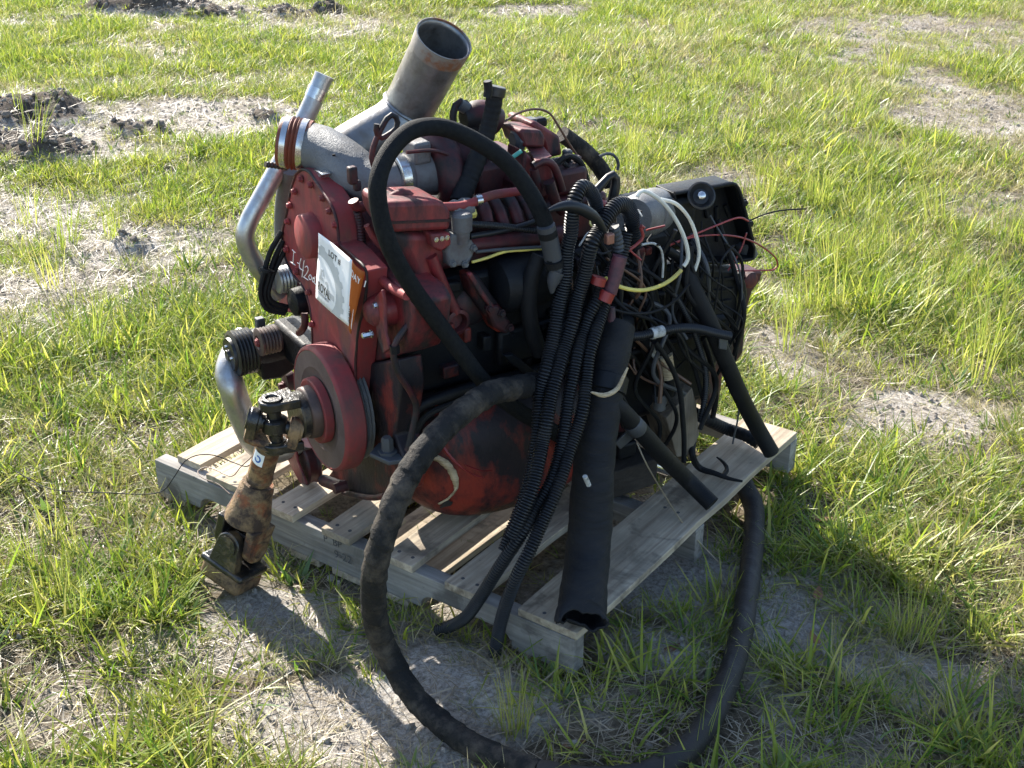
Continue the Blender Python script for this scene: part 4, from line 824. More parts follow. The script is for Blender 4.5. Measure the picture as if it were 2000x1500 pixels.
# thermostat housing behind it
th_ = E('thermostat_housing', tube([(0.7072, 0.3291, 1.0011), (0.7167, 0.3513, 1.0019), (0.7285, 0.3793, 0.9955), (0.7372, 0.3996, 0.9837)], [.02, .034, .036, .03], 18), 'red_grimy')
E('thermostat_neck', tube([(0.719, 0.3568, 0.9883), (0.7211, 0.3619, 0.9333), (0.7224, 0.3649, 0.8888)], .03, 16), 'red_grimy', th_)
E('lifting_eye', tube([(0.6991, 0.3099, 0.9721), (0.698, 0.3073, 1.0118), (0.7014, 0.3153, 1.0338), (0.7074, 0.3296, 1.0348), (0.7121, 0.3405, 1.0248)], .0075, 8), 'red_grimy', th_)
E('solenoid', tube([(0.7032, 0.3197, 1.0331), (0.7134, 0.3437, 1.0158)], .013, 12), 'tape_grey', th_)
E('head_casting', ebox(.42, .6, .0, .1, .401, .455), 'red_grimy', bevel=.01)
E('head_casting', ebox(.36, .5, -.1, .05, .402, .48), 'red_grimy', bevel=.012)
# rocker boxes
rk = [(0.8139, 0.3757, 0.9805), (0.8177, 0.3847, 0.9843), (0.8352, 0.4258, 0.9757), (0.8392, 0.4352, 0.9602), (0.8383, 0.4332, 0.9377), (0.8188, 0.3872, 0.9465)]
ra = E('rocker_box', extr(rk, -S * .08), 'red_paint', bevel=.006)
E('end_cap', lathe((0.7951, 0.3953, 0.9577), -A, [(-.01, .024), (.006, .024), (.012, .016)], 6), 'tape_grey', ra)
rb = E('rocker_box', extr([(0.8042, 0.4297, 0.9793), (0.8091, 0.4411, 0.9883), (0.8332, 0.4979, 0.9467), (0.8366, 0.506, 0.9032), (0.8205, 0.4679, 0.903), (0.8173, 0.4604, 0.9374)], -S * .1), 'red_paint', bevel=.007)
E('end_cap', lathe((0.7831, 0.4566, 0.9675), -A, [(-.01, .022), (.004, .022), (.008, .012)], 6), 'tape_grey', rb)
E('breather', obox((0.7724, 0.5082, 0.9651), (A, S, Z), (.03, .025, .02)), 'oily_black', rb, bevel=.006)
rc = E('rocker_box', extr([(0.8468, 0.3508, 0.9548), (0.856, 0.3725, 0.9245), (0.872, 0.4101, 0.9277), (0.8743, 0.4155, 0.8821), (0.8567, 0.3742, 0.8732), (0.845, 0.3466, 0.9161)], -S * .07), 'red_paint', bevel=.005)
E('box_lid', extr([(0.7993, 0.4207, 0.935), (0.8197, 0.4492, 0.935), (0.8833, 0.393, 0.935), (0.8761, 0.345, 0.935)], (0, 0, .004)), 'red_paint', rc, bevel=.0015)
E('injector_line', tube([(0.8671, 0.3474, 0.9253), (0.8766, 0.3698, 0.9321), (0.8853, 0.3904, 0.9231), (0.8914, 0.4047, 0.8936), (0.8956, 0.4146, 0.8622)], .0085, 10), 'red_grimy')
E('injector_line', tube([(0.868, 0.3497, 0.9196), (0.87, 0.3544, 0.9026), (0.874, 0.3638, 0.8717)], .009, 10), 'red_grimy')
for k, (p, p2) in enumerate(zip([(0.8459, 0.4766, 0.8965), (0.8511, 0.4889, 0.881), (0.8561, 0.5007, 0.8879), (0.8614, 0.5131, 0.8722), (0.8538, 0.4953, 0.9133), (0.8631, 0.5172, 0.8962)], [(0.8483, 0.4823, 0.8507), (0.8536, 0.4947, 0.8348), (0.8586, 0.5066, 0.8417), (0.8639, 0.5191, 0.8257), (0.8563, 0.5011, 0.8676), (0.8657, 0.5233, 0.85)])):
    E('injector', tube([p, p2], .0075 + .002 * (k % 2), 8), ('red_grimy', 'oily_black', 'tape_grey')[k % 3])
    E('injector_cap', lathe(p, Z, [(-.004, .011), (.006, .011), (.009, .007)], 6), ('tape_grey', 'red_grimy')[k % 2])
E('wire_harness', tube([(0.8623, 0.4384, 0.9047), (0.8696, 0.4557, 0.917), (0.8771, 0.4734, 0.9173), (0.8874, 0.4976, 0.8988), (0.8929, 0.5105, 0.8664), (0.8959, 0.5175, 0.8346)], .006, 8), 'rubber')
E('wire_harness', tube([(0.8697, 0.456, 0.906), (0.8759, 0.4705, 0.8902), (0.8792, 0.4782, 0.8644), (0.8816, 0.484, 0.8262)], .005, 8), 'rubber')
E('wire_harness', tube([(0.8665, 0.4997, 0.9078), (0.8744, 0.5181, 0.8913), (0.8758, 0.5214, 0.8603), (0.8787, 0.5283, 0.8306)], .006, 8), 'tape_grey')
E('red_pipe', tube([(0.896, 0.3643, 0.8942), (0.8991, 0.3715, 0.8712), (0.9042, 0.3835, 0.8417), (0.9102, 0.3978, 0.8257)], .012, 12), 'red_grimy')
E('green_clip', tube([(0.835, 0.323, 0.9447), (0.843, 0.3418, 0.9542)], .0045, 8), 'teal_plastic')
E('rear_hose', tube([(0.7758, 0.5931, 0.9193), (0.7876, 0.6209, 0.8963), (0.803, 0.6571, 0.8647), (0.8166, 0.6892, 0.826), (0.8272, 0.7142, 0.7854)], .0185, 14), 'wrapped_rubber')
E('rear_bracket', ebox(.68, .86, .04, .15, .24, .36), 'oily_black', bevel=.012)
E('red_rail', tube([(0.9231, 0.4793, 0.8278), (0.9314, 0.4989, 0.8173), (0.9408, 0.5211, 0.8062)], .012, 12), 'red_plastic')
# rear: starter housing, bell housing, flywheel ring
sh = E('starter_housing', lathe((1.0012, 0.5354, 0.7906), unit(vec((0.9553, 0.8112, 0.739)) - vec((1.0012, 0.5354, 0.7906))), [(-.005, .01), (-.005, .04), (.01, .047), (.05, .049), (.052, .045), (.06, .045), (.062, .05), (.13, .05), (.16, .04)], 32), 'cast_plain', auto=30)
E('housing_slot', obox((1.0228, 0.4968, 0.8163), (A, S, Z), (.028, .012, .008)), 'oily_black', sh)
bell_o = [(1.0234, 0.6645, 0.813), (1.0684, 0.7706, 0.8096), (1.0879, 0.8163, 0.8083), (1.0929, 0.8281, 0.7978), (1.1067, 0.8607, 0.7155), (1.1156, 0.8816, 0.6605), (1.1207, 0.8936, 0.6391), (1.1202, 0.8924, 0.609), (1.1086, 0.8653, 0.6112), (1.0991, 0.8429, 0.6098), (1.08, 0.7977, 0.6173), (1.0579, 0.7458, 0.6338), (1.0464, 0.7186, 0.6569), (1.0288, 0.6772, 0.7189)]
nb = len(bell_o); bc_ = np.mean([vec(p) for p in bell_o], axis=0)
g = G(); g.add([vec(p) - S * q_ for q_ in (0, .03, .07) for p in bell_o], [(r_ * nb + i_, r_ * nb + (i_ + 1) % nb, (r_ + 1) * nb + (i_ + 1) % nb, (r_ + 1) * nb + i_) for r_ in range(2) for i_ in range(nb)])
bell = E('bell_housing', g, 'oily_black', solid=.007, bevel=.003)
E('housing_floor', extr([bc_ + (vec(p) - bc_) * .97 - S * .045 for p in bell_o], -S * .02), 'oily_black', bell)
for (a_, b__) in ((.3, .2), (-.25, .3), (.05, -.35)):
    E('casting_rib', tube([bc_ - S * .044 + A * (a_ * .1) + Z * .05, bc_ - S * .042 + A * (a_ * .12 + .01) + Z * (b__ * .1)], .006, 8), 'oily_black', bell)
E('housing_lip', tube([(1.0264, 0.6588, 0.8151), (1.0714, 0.7647, 0.8118), (1.0908, 0.8104, 0.8092), (1.0958, 0.8223, 0.7976), (1.1096, 0.8546, 0.7178), (1.1184, 0.8754, 0.6629)], .0045, 8), 'oily_black', bell)
dl = vec((1.0709, 0.6997, 0.8093)); da = unit(S * .7 - A * .35 + Z * .5)
E('release_dish', lathe(dl, da, [(-.012, .03), (-.004, .031), (-.002, .027), (-.012, .017), (-.014, .006), (-.004, .006), (-.003, .001)], 32), 'pulley_black', bell, auto=30)
E('dish_bolt', lathe(dl, da, [(-.014, .009), (.0, .009), (.003, .005)], 8), 'bright_steel', bell)
E('side_canister', tube([(1.0819, 0.9047, 0.6448), (1.0897, 0.9231, 0.6026)], .022, 18), 'tape_grey', bell)
for q in [(1.1009, 0.847, 0.7571), (1.1095, 0.8674, 0.7043), (1.0333, 0.6877, 0.6999), (1.0871, 0.8146, 0.6298)]: E('bolt', bolt(q, S, .008, .01), 'oily_black', bell)
fly = E('flywheel_housing', extr([(0.9704, 0.6421, 0.6637), (1.0225, 0.7648, 0.6183), (1.0772, 0.8936, 0.5808), (1.0867, 0.9161, 0.5263), (1.0845, 0.9108, 0.4747), (1.0784, 0.8965, 0.4248), (1.0703, 0.8772, 0.3619), (1.0596, 0.8521, 0.3137), (1.0024, 0.7175, 0.2968), (0.9647, 0.6286, 0.4151)], -S * .25), 'oily_black', bevel=.015)
E('housing_ear', extr([(1.069, 0.9126, 0.565), (1.1008, 0.9875, 0.5456), (1.0998, 0.9852, 0.5249), (1.0903, 0.9628, 0.4982), (1.0862, 0.9533, 0.4603), (1.0856, 0.9517, 0.3996), (1.0856, 0.9517, 0.3375), (1.0764, 0.9301, 0.3127), (1.0649, 0.9029, 0.3506), (1.0718, 0.9192, 0.4147), (1.0766, 0.9306, 0.4658)], -S * .06), 'red_grimy', fly, bevel=.006)
E('ear_boss', lathe((1.0866, 0.9413, 0.5376), S, [(-.01, .02), (.01, .02), (.014, .012)], 18), 'red_paint', fly)
E('rear_casting', extr([(1.0307, 0.8609, 0.3572), (1.0555, 0.9193, 0.3278), (1.0543, 0.9164, 0.2583), (1.0517, 0.9104, 0.1884), (1.0389, 0.8802, 0.1902), (1.031, 0.8616, 0.2737)], -S * .2), 'red_grimy', fly, bevel=.01)
E('edge_strap', tube([(1.0833, 0.8825, 0.5756), (1.0917, 0.9021, 0.5191), (1.09, 0.8981, 0.454), (1.0805, 0.8758, 0.4127)], .01, 8), 'oily_black', fly)
for pl in ([(1.0328, 0.7812, 0.5737), (1.0556, 0.8349, 0.564), (1.0775, 0.8866, 0.5574)], [(1.0361, 0.789, 0.5438), (1.0566, 0.8374, 0.5351), (1.0761, 0.8834, 0.5295)], [(1.0394, 0.7969, 0.5136), (1.0576, 0.8398, 0.5059), (1.0748, 0.8802, 0.5014)]): E('housing_rib', tube(pl, .004, 6), 'oily_black', fly)
E('transfer_case', ebox(.62, .95, -.12, .1, -.25, -.06), 'oily_black', bevel=.02)
E('case_boss', lathe(W(.7, .1, -.14), S, [(0, .05), (.03, .05), (.04, .03)], 20), 'red_grimy')
E('case_fitting', tube([(1.0454, 0.5627, 0.1946), (1.0714, 0.6239, 0.1539)], .012, 12), 'bright_steel')
E('fitting_block', obox((0.9987, 0.5294, 0.2392), (A, S, Z), (.05, .05, .04)), 'oily_black', bevel=.006)
E('taped_hose', tube([(1.0383, 0.5461, 0.6386), (1.0495, 0.5724, 0.5354), (1.0579, 0.5921, 0.4679), (1.063, 0.6042, 0.4008), (1.0658, 0.6108, 0.36)], [.016, .018, .0175, .017, .017], 14), 'rubber')
E('taped_hose', tube([(1.0434, 0.5069, 0.5455), (1.0586, 0.5427, 0.4746), (1.0656, 0.5592, 0.4134), (1.0711, 0.5721, 0.3518)], .0145, 14), 'rubber')
E('hose_fitting', lathe((1.0695, 0.5682, 0.3723), Z, [(-.03, .014), (-.01, .016), (.004, .018), (.01, .014)], 14), 'cast_plain')
E('torn_tape', extr([(1.0683, 0.5142, 0.5276), (1.0755, 0.5313, 0.4961), (1.078, 0.5371, 0.4847), (1.0726, 0.5244, 0.4831), (1.0678, 0.5132, 0.5009)], -S * .004), 'tape_white')
E('tan_sleeve', tube([(1.0646, 0.5823, 0.471), (1.0695, 0.5938, 0.4133)], .019, 14), 'cream_veneer')
E('frame_lug', extr([(0.9164, 0.182, 0.5804), (0.9254, 0.2032, 0.5782), (0.9553, 0.2737, 0.5027), (0.9504, 0.2622, 0.4917), (0.9235, 0.1988, 0.5563)], -S * .015), 'oily_black', bevel=.003)

# loose harness wires draped over the side of the engine
hq = np.random.default_rng(41)
for k in range(38):
    t0 = hq.uniform(.48, .9); p = [W(t0, hq.uniform(.17, .24), hq.uniform(.26, .34))]; t1 = t0; zz = .3
    for j_ in range(hq.integers(3, 6)):
        t1 += hq.uniform(-.05, .11); zz -= hq.uniform(.05, .13); p.append(W(min(t1, .93), hq.uniform(.19, .26), zz))
    E('harness_wire', tube(p, hq.uniform(.0018, .006), 8, .012), ('rubber', 'conduit', 'rubber', 'tape_grey', 'rubber', 'brown_wire', 'rubber')[k % 7])
for k in range(10):
    a_ = hq.uniform(0, 6.28); p0 = W(hq.uniform(.5, .72), hq.uniform(.18, .27), hq.uniform(.25, .4))
    E('wire_end', tube([p0, p0 + vec((math.cos(a_), math.sin(a_), hq.uniform(-.6, .6))) * .02, p0 + vec((math.cos(a_ + .8), math.sin(a_ + .8), hq.uniform(-1, .5))) * .045], .0022, 6, .006), ('tape_white', 'rubber', 'red_wire', 'tape_grey', 'yellow_plastic')[k % 5])
for k in range(16):
    E('casting_lug', obox(W(hq.uniform(.2, .75), hq.uniform(.155, .17), hq.uniform(.1, .29)), (A + Z * hq.uniform(-.2, .2), S, Z), (hq.uniform(.015, .05), hq.uniform(.02, .05), hq.uniform(.01, .035))), ('oily_black', 'oily_red')[k % 2], blk, bevel=.004)
# ------------------------------------------------------------------ hand-painted number on the gear cover
def stroke(pl, r=.001): return tube(pl, r, 6, .004)
n_ = G()
for pl in ([(0.4363, 0.0852, 0.731), (0.451, 0.079, 0.7294)], [(0.4436, 0.0821, 0.7302), (0.4333, 0.0865, 0.6976)], [(0.4209, 0.0918, 0.6989), (0.4462, 0.081, 0.7)], [(0.4577, 0.0761, 0.71), (0.4652, 0.0729, 0.7105)], [(0.4775, 0.0677, 0.7264), (0.4665, 0.0724, 0.7029), (0.4859, 0.0641, 0.7021)], [(0.4922, 0.0615, 0.7272), (0.4759, 0.0684, 0.6845)],
           [(0.495, 0.0603, 0.7134), (0.5055, 0.0558, 0.7196), (0.5095, 0.0541, 0.7142), (0.4947, 0.0604, 0.6962), (0.4837, 0.0651, 0.6875)], [(0.4837, 0.0651, 0.6875), (0.5057, 0.0557, 0.6889)], [(0.5179, 0.0506, 0.706), (0.5094, 0.0542, 0.6971), (0.5136, 0.0524, 0.693), (0.5242, 0.0479, 0.7005), (0.5179, 0.0506, 0.706)], [(0.5319, 0.0446, 0.7045), (0.526, 0.0471, 0.6966), (0.5304, 0.0453, 0.6937), (0.5384, 0.0419, 0.7002), (0.5319, 0.0446, 0.7045)],
           [(0.5396, 0.0414, 0.7085), (0.5352, 0.0432, 0.6944), (0.5445, 0.0393, 0.6934)], [(0.549, 0.0374, 0.7087), (0.5403, 0.0411, 0.6805)]):
    q = stroke(pl); n_.add(q.v, q.f)
obj('painted_number', n_, 'marker_white', cov)

# ------------------------------------------------------------------ lot sheet taped to the gear cover
TL, TR, BL, BRc = [vec(p) for p in [(0.5998, -0.0016, 0.8302), (0.7427, -0.0622, 0.8247), (0.5656, 0.0129, 0.6782), (0.7081, -0.0475, 0.6738)]]
OR1, OR2 = [vec(p) for p in [(0.7599, -0.0445, 0.7993), (0.7141, -0.0458, 0.6595)]]
def sheet(u, v_):      # u along the width (1 = edge of the white part), v downwards
    p = TL * (1 - u) * (1 - v_) + TR * u * (1 - v_) + BL * (1 - u) * v_ + BRc * u * v_
    return p + A * (.0014 * math.sin(u * 4 + v_ * 3) + .0008 * math.sin(v_ * 7))
nrm_s = unit(np.cross(BL - TL, TR - TL)); nrm_s = nrm_s if nrm_s @ A < 0 else -nrm_s
sh_ = empty('lot_sheet', tuple(sheet(.5, 1)), 'white and orange paper lot sheet stuck to the front gear cover', 'sign')
g = G(); nu, nv = 12, 14
g.add([sheet(i / nu, j / nv) for j in range(nv + 1) for i in range(nu + 1)], [(j * (nu + 1) + i, j * (nu + 1) + i + 1, (j + 1) * (nu + 1) + i + 1, (j + 1) * (nu + 1) + i) for j in range(nv) for i in range(nu)])
obj('white_panel', g, 'paper_white', sh_, solid=.0005)
g = G(); V = []
for j in range(nv + 1):
    v_ = j / nv; a_ = sheet(1, v_); b__ = OR1 * (1 - v_) + OR2 * v_
    for i in range(7):
        u = i / 6; V.append(a_ * (1 - u) + b__ * u + nrm_s * .006 * math.sin(u * 2.6) * (1 - v_ * .5))
g.add(V, [(j * 7 + i, j * 7 + i + 1, (j + 1) * 7 + i + 1, (j + 1) * 7 + i) for j in range(nv) for i in range(6)])
obj('orange_panel', g, 'paper_orange', sh_, solid=.0005)
def on_sheet(g, off=.0012):
    """g is in sheet coordinates (u, v, 0): lay it on the paper"""
    r = G(); r.v = [tuple(sheet(p[0], p[1]) + nrm_s * off) for p in g.v]; r.f = g.f; return r
def lay_text(body, u0, v0, w, h, bold=True):
    t_ = text_mesh(body, (0, 0, 0), (1, 0, 0), (0, 1, 0), 1, 0, bold=bold)
    xs = [p[0] for p in t_.v]; ys = [p[1] for p in t_.v]; x0_, x1_ = min(xs), max(xs); y0_, y1_ = min(ys), max(ys)
    t_.v = [(u0 + (p[0] - x0_) / (x1_ - x0_) * w, v0 - (p[1] - y0_) / (y1_ - y0_) * h, 0) for p in t_.v]
    return t_
gear = G(); V = []; nn = 96
for k in range(nn):
    a_ = -1.75 + 3.3 * k / (nn - 1); ro = .74 + (.05 if (k // 5) % 2 else 0); ri = .56
    V += [(.08 + ro * math.cos(a_) * 1.0, .72 + ro * math.sin(a_) * .72, 0), (.08 + ri * math.cos(a_) * 1.0, .72 + ri * math.sin(a_) * .72, 0)]
V = [(min(max(p[0], .01), .985), min(max(p[1], .02), .985), 0) for p in V]
gear.add(V, [(2 * k, 2 * k + 1, 2 * k + 3, 2 * k + 2) for k in range(nn - 1)])
obj('gear_print', on_sheet(gear, .0008), 'paper_gear', sh_, smooth=False)
dig = G()
for pl in ([(.12, .5), (.2, .48), (.24, .56), (.2, .58), (.19, .52), (.15, .53), (.16, .62), (.12, .62)], [(.1, .6), (.22, .6), (.22, .65), (.1, .65)], [(.28, .62), (.36, .6), (.4, .72), (.36, .72), (.34, .65), (.28, .66)], [(.44, .72), (.58, .72), (.58, .8), (.44, .8)]):
    dig.add([(p[0], p[1], 0) for p in pl], [tuple(range(len(pl)))])
obj('digger_print', on_sheet(dig, .0009), 'paper_gear', sh_, smooth=False)
t_ = lay_text('LOT #', .31, .225, .37, .1); obj('lot_lettering', on_sheet(t_), 'ink_black', sh_, smooth=False)
t_ = lay_text('ROYAL', .07, .835, .4, .14); q = lay_text('AUCTION GROUP', .09, .885, .34, .022); t_.add(q.v, q.f)
t_.add([(.07, .85, 0), (.43, .85, 0), (.43, .856, 0), (.07, .856, 0)], [(0, 1, 2, 3)])
obj('name_lettering', on_sheet(t_), 'ink_black', sh_, smooth=False)
t_ = lay_text('DAY 1', .08, .21, 1.1, .1)
def on_or(u, v_): return sheet(1, v_) * (1 - u) + (OR1 * (1 - v_) + OR2 * v_) * u + nrm_s * (.006 * math.sin(u * 2.6) * (1 - v_ * .5) + .0012)
q = G(); q.v = [tuple(on_or(p[0], p[1])) for p in t_.v]; q.f = t_.f
obj('day_lettering', q, 'paper_white', sh_, smooth=False)
q = G(); q.v = [tuple(on_or(*p)) for p in ((.1, .66), (.8, .62), (.98, .92), (.1, .94))]; q.f = [(0, 1, 2, 3)]
lb_ = obj('paper_label', q, 'paper_white', sh_, smooth=False)
q = G()
for k in range(7):
    v0 = .68 + k * .033; q.add([tuple(on_or(u, v) + nrm_s * .0006) for u, v in ((.22, v0), (.66 + .05 * (k % 2), v0), (.66 + .05 * (k % 2), v0 + .012 + .006 * (k % 3)), (.22, v0 + .012 + .006 * (k % 3)))], [(0, 1, 2, 3)])
obj('label_print', q, 'ink_black', lb_, smooth=False)

# ------------------------------------------------------------------ drive shaft bolted to the damper hub, hanging open
jc = W(-.098, 0, -.008)
ds = empty('drive_shaft', tuple(W(-.035, 0, 0)), 'rusty tan drive shaft hanging from the damper hub down into the grass', 'drive shaft')
te = vec((0.4748, -0.1028, 0.2763)); sdn = unit(te - jc)
obj('flange', lathe(W(-.052, 0, 0), A, [(0, .02), (0, .047), (.003, .05), (.017, .05)], 28), 'black_grease', ds)
def ear(c, along, across, w, l, th, eye, mat, name, par):
    """fork ear: slab from c along 'along' ending in a rounded eye, thickness across"""
    n3 = unit(np.cross(along, across)); P_ = []
    for a_ in np.linspace(-math.pi / 2, math.pi / 2, 12): P_.append(c + unit(along) * (l + w * .5 * math.cos(a_)) + n3 * w * .5 * math.sin(a_))
    P_ += [c + n3 * w * .62, c - n3 * w * .62]
    o = obj(name, extr([p - unit(across) * th / 2 for p in P_], unit(across) * th), mat, par, bevel=.003)
    obj('bearing_eye', lathe(c + unit(along) * l, across, [(-th / 2 - .004, eye * .55), (-th / 2 - .004, eye), (th / 2 + .004, eye), (th / 2 + .004, eye * .6), (th / 2 - .003, eye * .5)], 20), mat, o, auto=35)
    return o
ear(W(-.05, 0, .042), -A, Z, .056, .05, .02, .022, 'black_grease', 'upper_fork', ds)
ear(W(-.05, 0, -.056), -A, Z, .056, .05, .02, .022, 'black_grease', 'lower_fork', ds)
obj('cross_pin', lathe(jc - Z * .055, Z, [(0, .015), (.11, .015)], 16), 'black_grease', ds)
obj('cross_body', lathe(jc - Z * .018, Z, [(0, .019), (.006, .027), (.03, .027), (.036, .019)], 16), 'black_grease', ds)
cr_ = vec((math.sin(YAW), -math.cos(YAW), 0)); perp = unit(cr_ - sdn * (cr_ @ sdn)); yb = jc + sdn * .03
obj('cross_pin', lathe(jc - perp * .055, perp, [(0, .015), (.11, .015)], 16), 'black_grease', ds)
ear(yb + perp * .044, -sdn, perp, .05, .032, .021, .0235, 'shaft_rust', 'side_fork', ds)
ear(yb - perp * .044, -sdn, perp, .05, .032, .021, .0235, 'black_grease', 'side_fork', ds)
n3 = unit(np.cross(sdn, perp))
obj('fork_base', extr([yb + perp * a_ + n3 * b__ for a_, b__ in ((-.055, -.024), (-.032, -.031), (.032, -.031), (.055, -.024), (.055, .024), (.032, .031), (-.032, .031), (-.055, .024))], sdn * .018), 'shaft_rust', ds, bevel=.006)
Lt = np.linalg.norm(te - yb)
tb = obj('shaft_tube', lathe(yb, sdn, [(.012, .04), (.022, .034), (.032, .027), (Lt - .012, .027), (Lt - .01, .029), (Lt, .029), (Lt, .0245), (Lt - .05, .0235)], 32), 'shaft_rust', ds, auto=40)
# blue and white label wrapped round the tube
vdir = unit(vec((2.338, -1.788, 1.736)) - te); rd0 = unit(vdir - sdn * (vdir @ sdn)); rd1 = np.cross(sdn, rd0)
def on_tube(a_, d_, r=.0274): return yb + sdn * d_ + r * (rd0 * math.cos(a_) + rd1 * math.sin(a_))
def wrapq(a0, a1, d0, d1, r, n=8):
    g = G(); g.add([on_tube(a0 + (a1 - a0) * i / n, d_, r) for i in range(n + 1) for d_ in (d0, d1)], [(2 * i, 2 * i + 1, 2 * i + 3, 2 * i + 2) for i in range(n)]); return g
sgn = 1 if (rd1 @ vec((math.sin(YAW), -math.cos(YAW), 0))) < 0 else -1
lb = obj('sticker', wrapq(sgn * .05, sgn * 1.1, .04, .076, .0273), 'paper_white', tb)
q = G()
for k in range(14):
    a_ = k / 14 * 5.2
    for w0, w1 in ((0, 1),):
        u0, u1 = a_, a_ + .4
        q.add([on_tube(sgn * (.55 + .3 * math.cos(x_) * s_), .058 + .0105 * math.sin(x_) * s_, .0276) for x_, s_ in ((u0, 1), (u1, 1), (u1, .55), (u0, .55))], [(0, 1, 2, 3)])
obj('sticker_print', q, 'blue_label', lb, smooth=False)

# lower half of the shaft: slip yoke hanging in line below the tube, its flange resting in the grass
b0 = vec((0.4092, -0.1566, 0.025)); b1 = te + sdn * .012; ya = unit(b1 - b0); LY = np.linalg.norm(b1 - b0)
sy = ds
px_ = unit(vec((1, .1, 0)) - ya * (vec((1, .1, 0)) @ ya)); py_ = np.cross(ya, px_)
obj('spline', lathe(te - sdn * .05, sdn, [(0, .019), (.075, .019)], 20), 'black_grease', ds)
obj('flange_block', obox(b0 + ya * .018, (px_, py_, ya), (.112, .085, .05)), 'shaft_rust', sy, bevel=.012, seg=3)
obj('flange_plate', obox(b0 + ya * .042, (px_, py_, ya), (.12, .094, .016)), 'black_grease', sy, bevel=.006)
ear(b0 + ya * .048 - py_ * .035, ya, py_, .062, .055, .021, .024, 'black_grease', 'fork_ear', sy)
ear(b0 + ya * .048 + py_ * .035, ya, py_, .062, .055, .021, .024, 'black_grease', 'fork_ear', sy)
cj = b0 + ya * .103
obj('cross_pin', lathe(cj - py_ * .045, py_, [(0, .011), (.09, .011)], 16), 'black_grease', sy)
obj('cross_pin', lathe(cj - px_ * .045, px_, [(0, .012), (.09, .012)], 16), 'black_grease', sy)
ear(cj + ya * .055 + px_ * .041, -ya, px_, .062, .055, .021, .025, 'shaft_rust', 'side_ear', sy)
ear(cj + ya * .055 - px_ * .041, -ya, px_, .062, .055, .021, .025, 'black_grease', 'side_ear', sy)
obj('yoke_barrel', lathe(cj + ya * .05, ya, [(0, .034), (.004, .05), (.02, .05), (.04, .045), (LY - .175, .038), (LY - .165, .038), (LY - .16, .034), (LY - .153, .034), (LY - .153, .024), (LY - .18, .022)], 32), 'shaft_rust', sy, auto=40)
gv = unit(vec((2.338, -1.788, 1.736)) - cj); gd = unit(gv - ya * (gv @ ya) + px_ * .3)
obj('grease_cap', lathe(cj + ya * .085 + gd * .038, gd, [(0, .017), (.005, .017), (.006, .014), (.004, .004), (.003, .002)], 18), 'shaft_rust', sy)

# ------------------------------------------------------------------ blocking under the rear of the engine
wbp = [(1.0742, 0.5923, 0.3087), (1.1018, 0.6571, 0.3686), (1.1079, 0.6716, 0.3209), (1.1142, 0.6864, 0.2357), (1.1032, 0.6606, 0.189), (1.0895, 0.6282, 0.1953)]
blk1 = obj('wood_block', extr(wbp, -S * .09), 'wood_block', None, smooth=False, bevel=.002, loc=tuple(W(.8, .17, -.305)))
tag(blk1, 'split grey-brown timber block wedged upright under the rear of the engine', 'wood block')
blk2 = obj('wood_block', obox(vec((1.0459, 0.5127, 0.1778)) - S * .06, (A, S, Z), (.13, .12, .07)), 'wood_black', None, smooth=False, bevel=.004, loc=tuple(W(.66, .17, -.305)))
tag(blk2, 'oil-black timber block lying under the engine beside the fat hose', 'wood block')

# ------------------------------------------------------------------ hoses
def thing(name, g, mat, label, cat, group=None, **k):
    v = np.array(g.v); i = int(np.argmin(v[:, 2]))
    o = obj(name, g, mat, None, loc=tuple(v[i]), **k); return tag(o, label, cat, group)
lp_pts = [(0.9904, 0.2541, 0.7413), (0.9857, 0.243, 0.803), (0.9727, 0.2378, 0.8597), (0.9452, 0.2243, 0.921), (0.9118, 0.1968, 0.9787), (0.8696, 0.1487, 1.0275), (0.8343, 0.0911, 1.0592), (0.8183, 0.0278, 1.0634), (0.8145, -0.0323, 1.0354), (0.8204, -0.0698, 0.994), (0.8279, -0.0776, 0.9451), (0.842, -0.07, 0.8777), (0.8548, -0.0398, 0.8059), (0.8728, 0.0026, 0.7285), (0.8939, 0.0522, 0.6461), (0.9148, 0.1143, 0.5495), (0.9421, 0.1913, 0.4616), (0.9704, 0.2836, 0.3793), (0.9903, 0.3561, 0.3052)]
h1 = thing('braided_hose', tube(lp_pts, .0168, 18, .01), 'rubber_braid', 'black cloth-covered hose arching in a big loop over the turbocharger', 'hose')
obj('end_sleeve', tube([(0.9914, 0.2564, 0.7375), (0.9862, 0.2442, 0.8006), (0.9803, 0.2302, 0.8583)], .0182, 18), 'tape_grey', h1)
obj('tape_band', tube([(0.9921, 0.2453, 0.7716), (0.9911, 0.2428, 0.785)], .019, 18), 'rubber', h1)
obj('tape_band', tube([(0.9827, 0.236, 0.8341), (0.9813, 0.2325, 0.8474)], .019, 18), 'rubber', h1)
obj('tape_tail', tube([(0.9979, 0.246, 0.7619), (0.9943, 0.2375, 0.7422), (0.9935, 0.2357, 0.7187)], [.017, .012, .004], 10), 'tape_grey', h1)

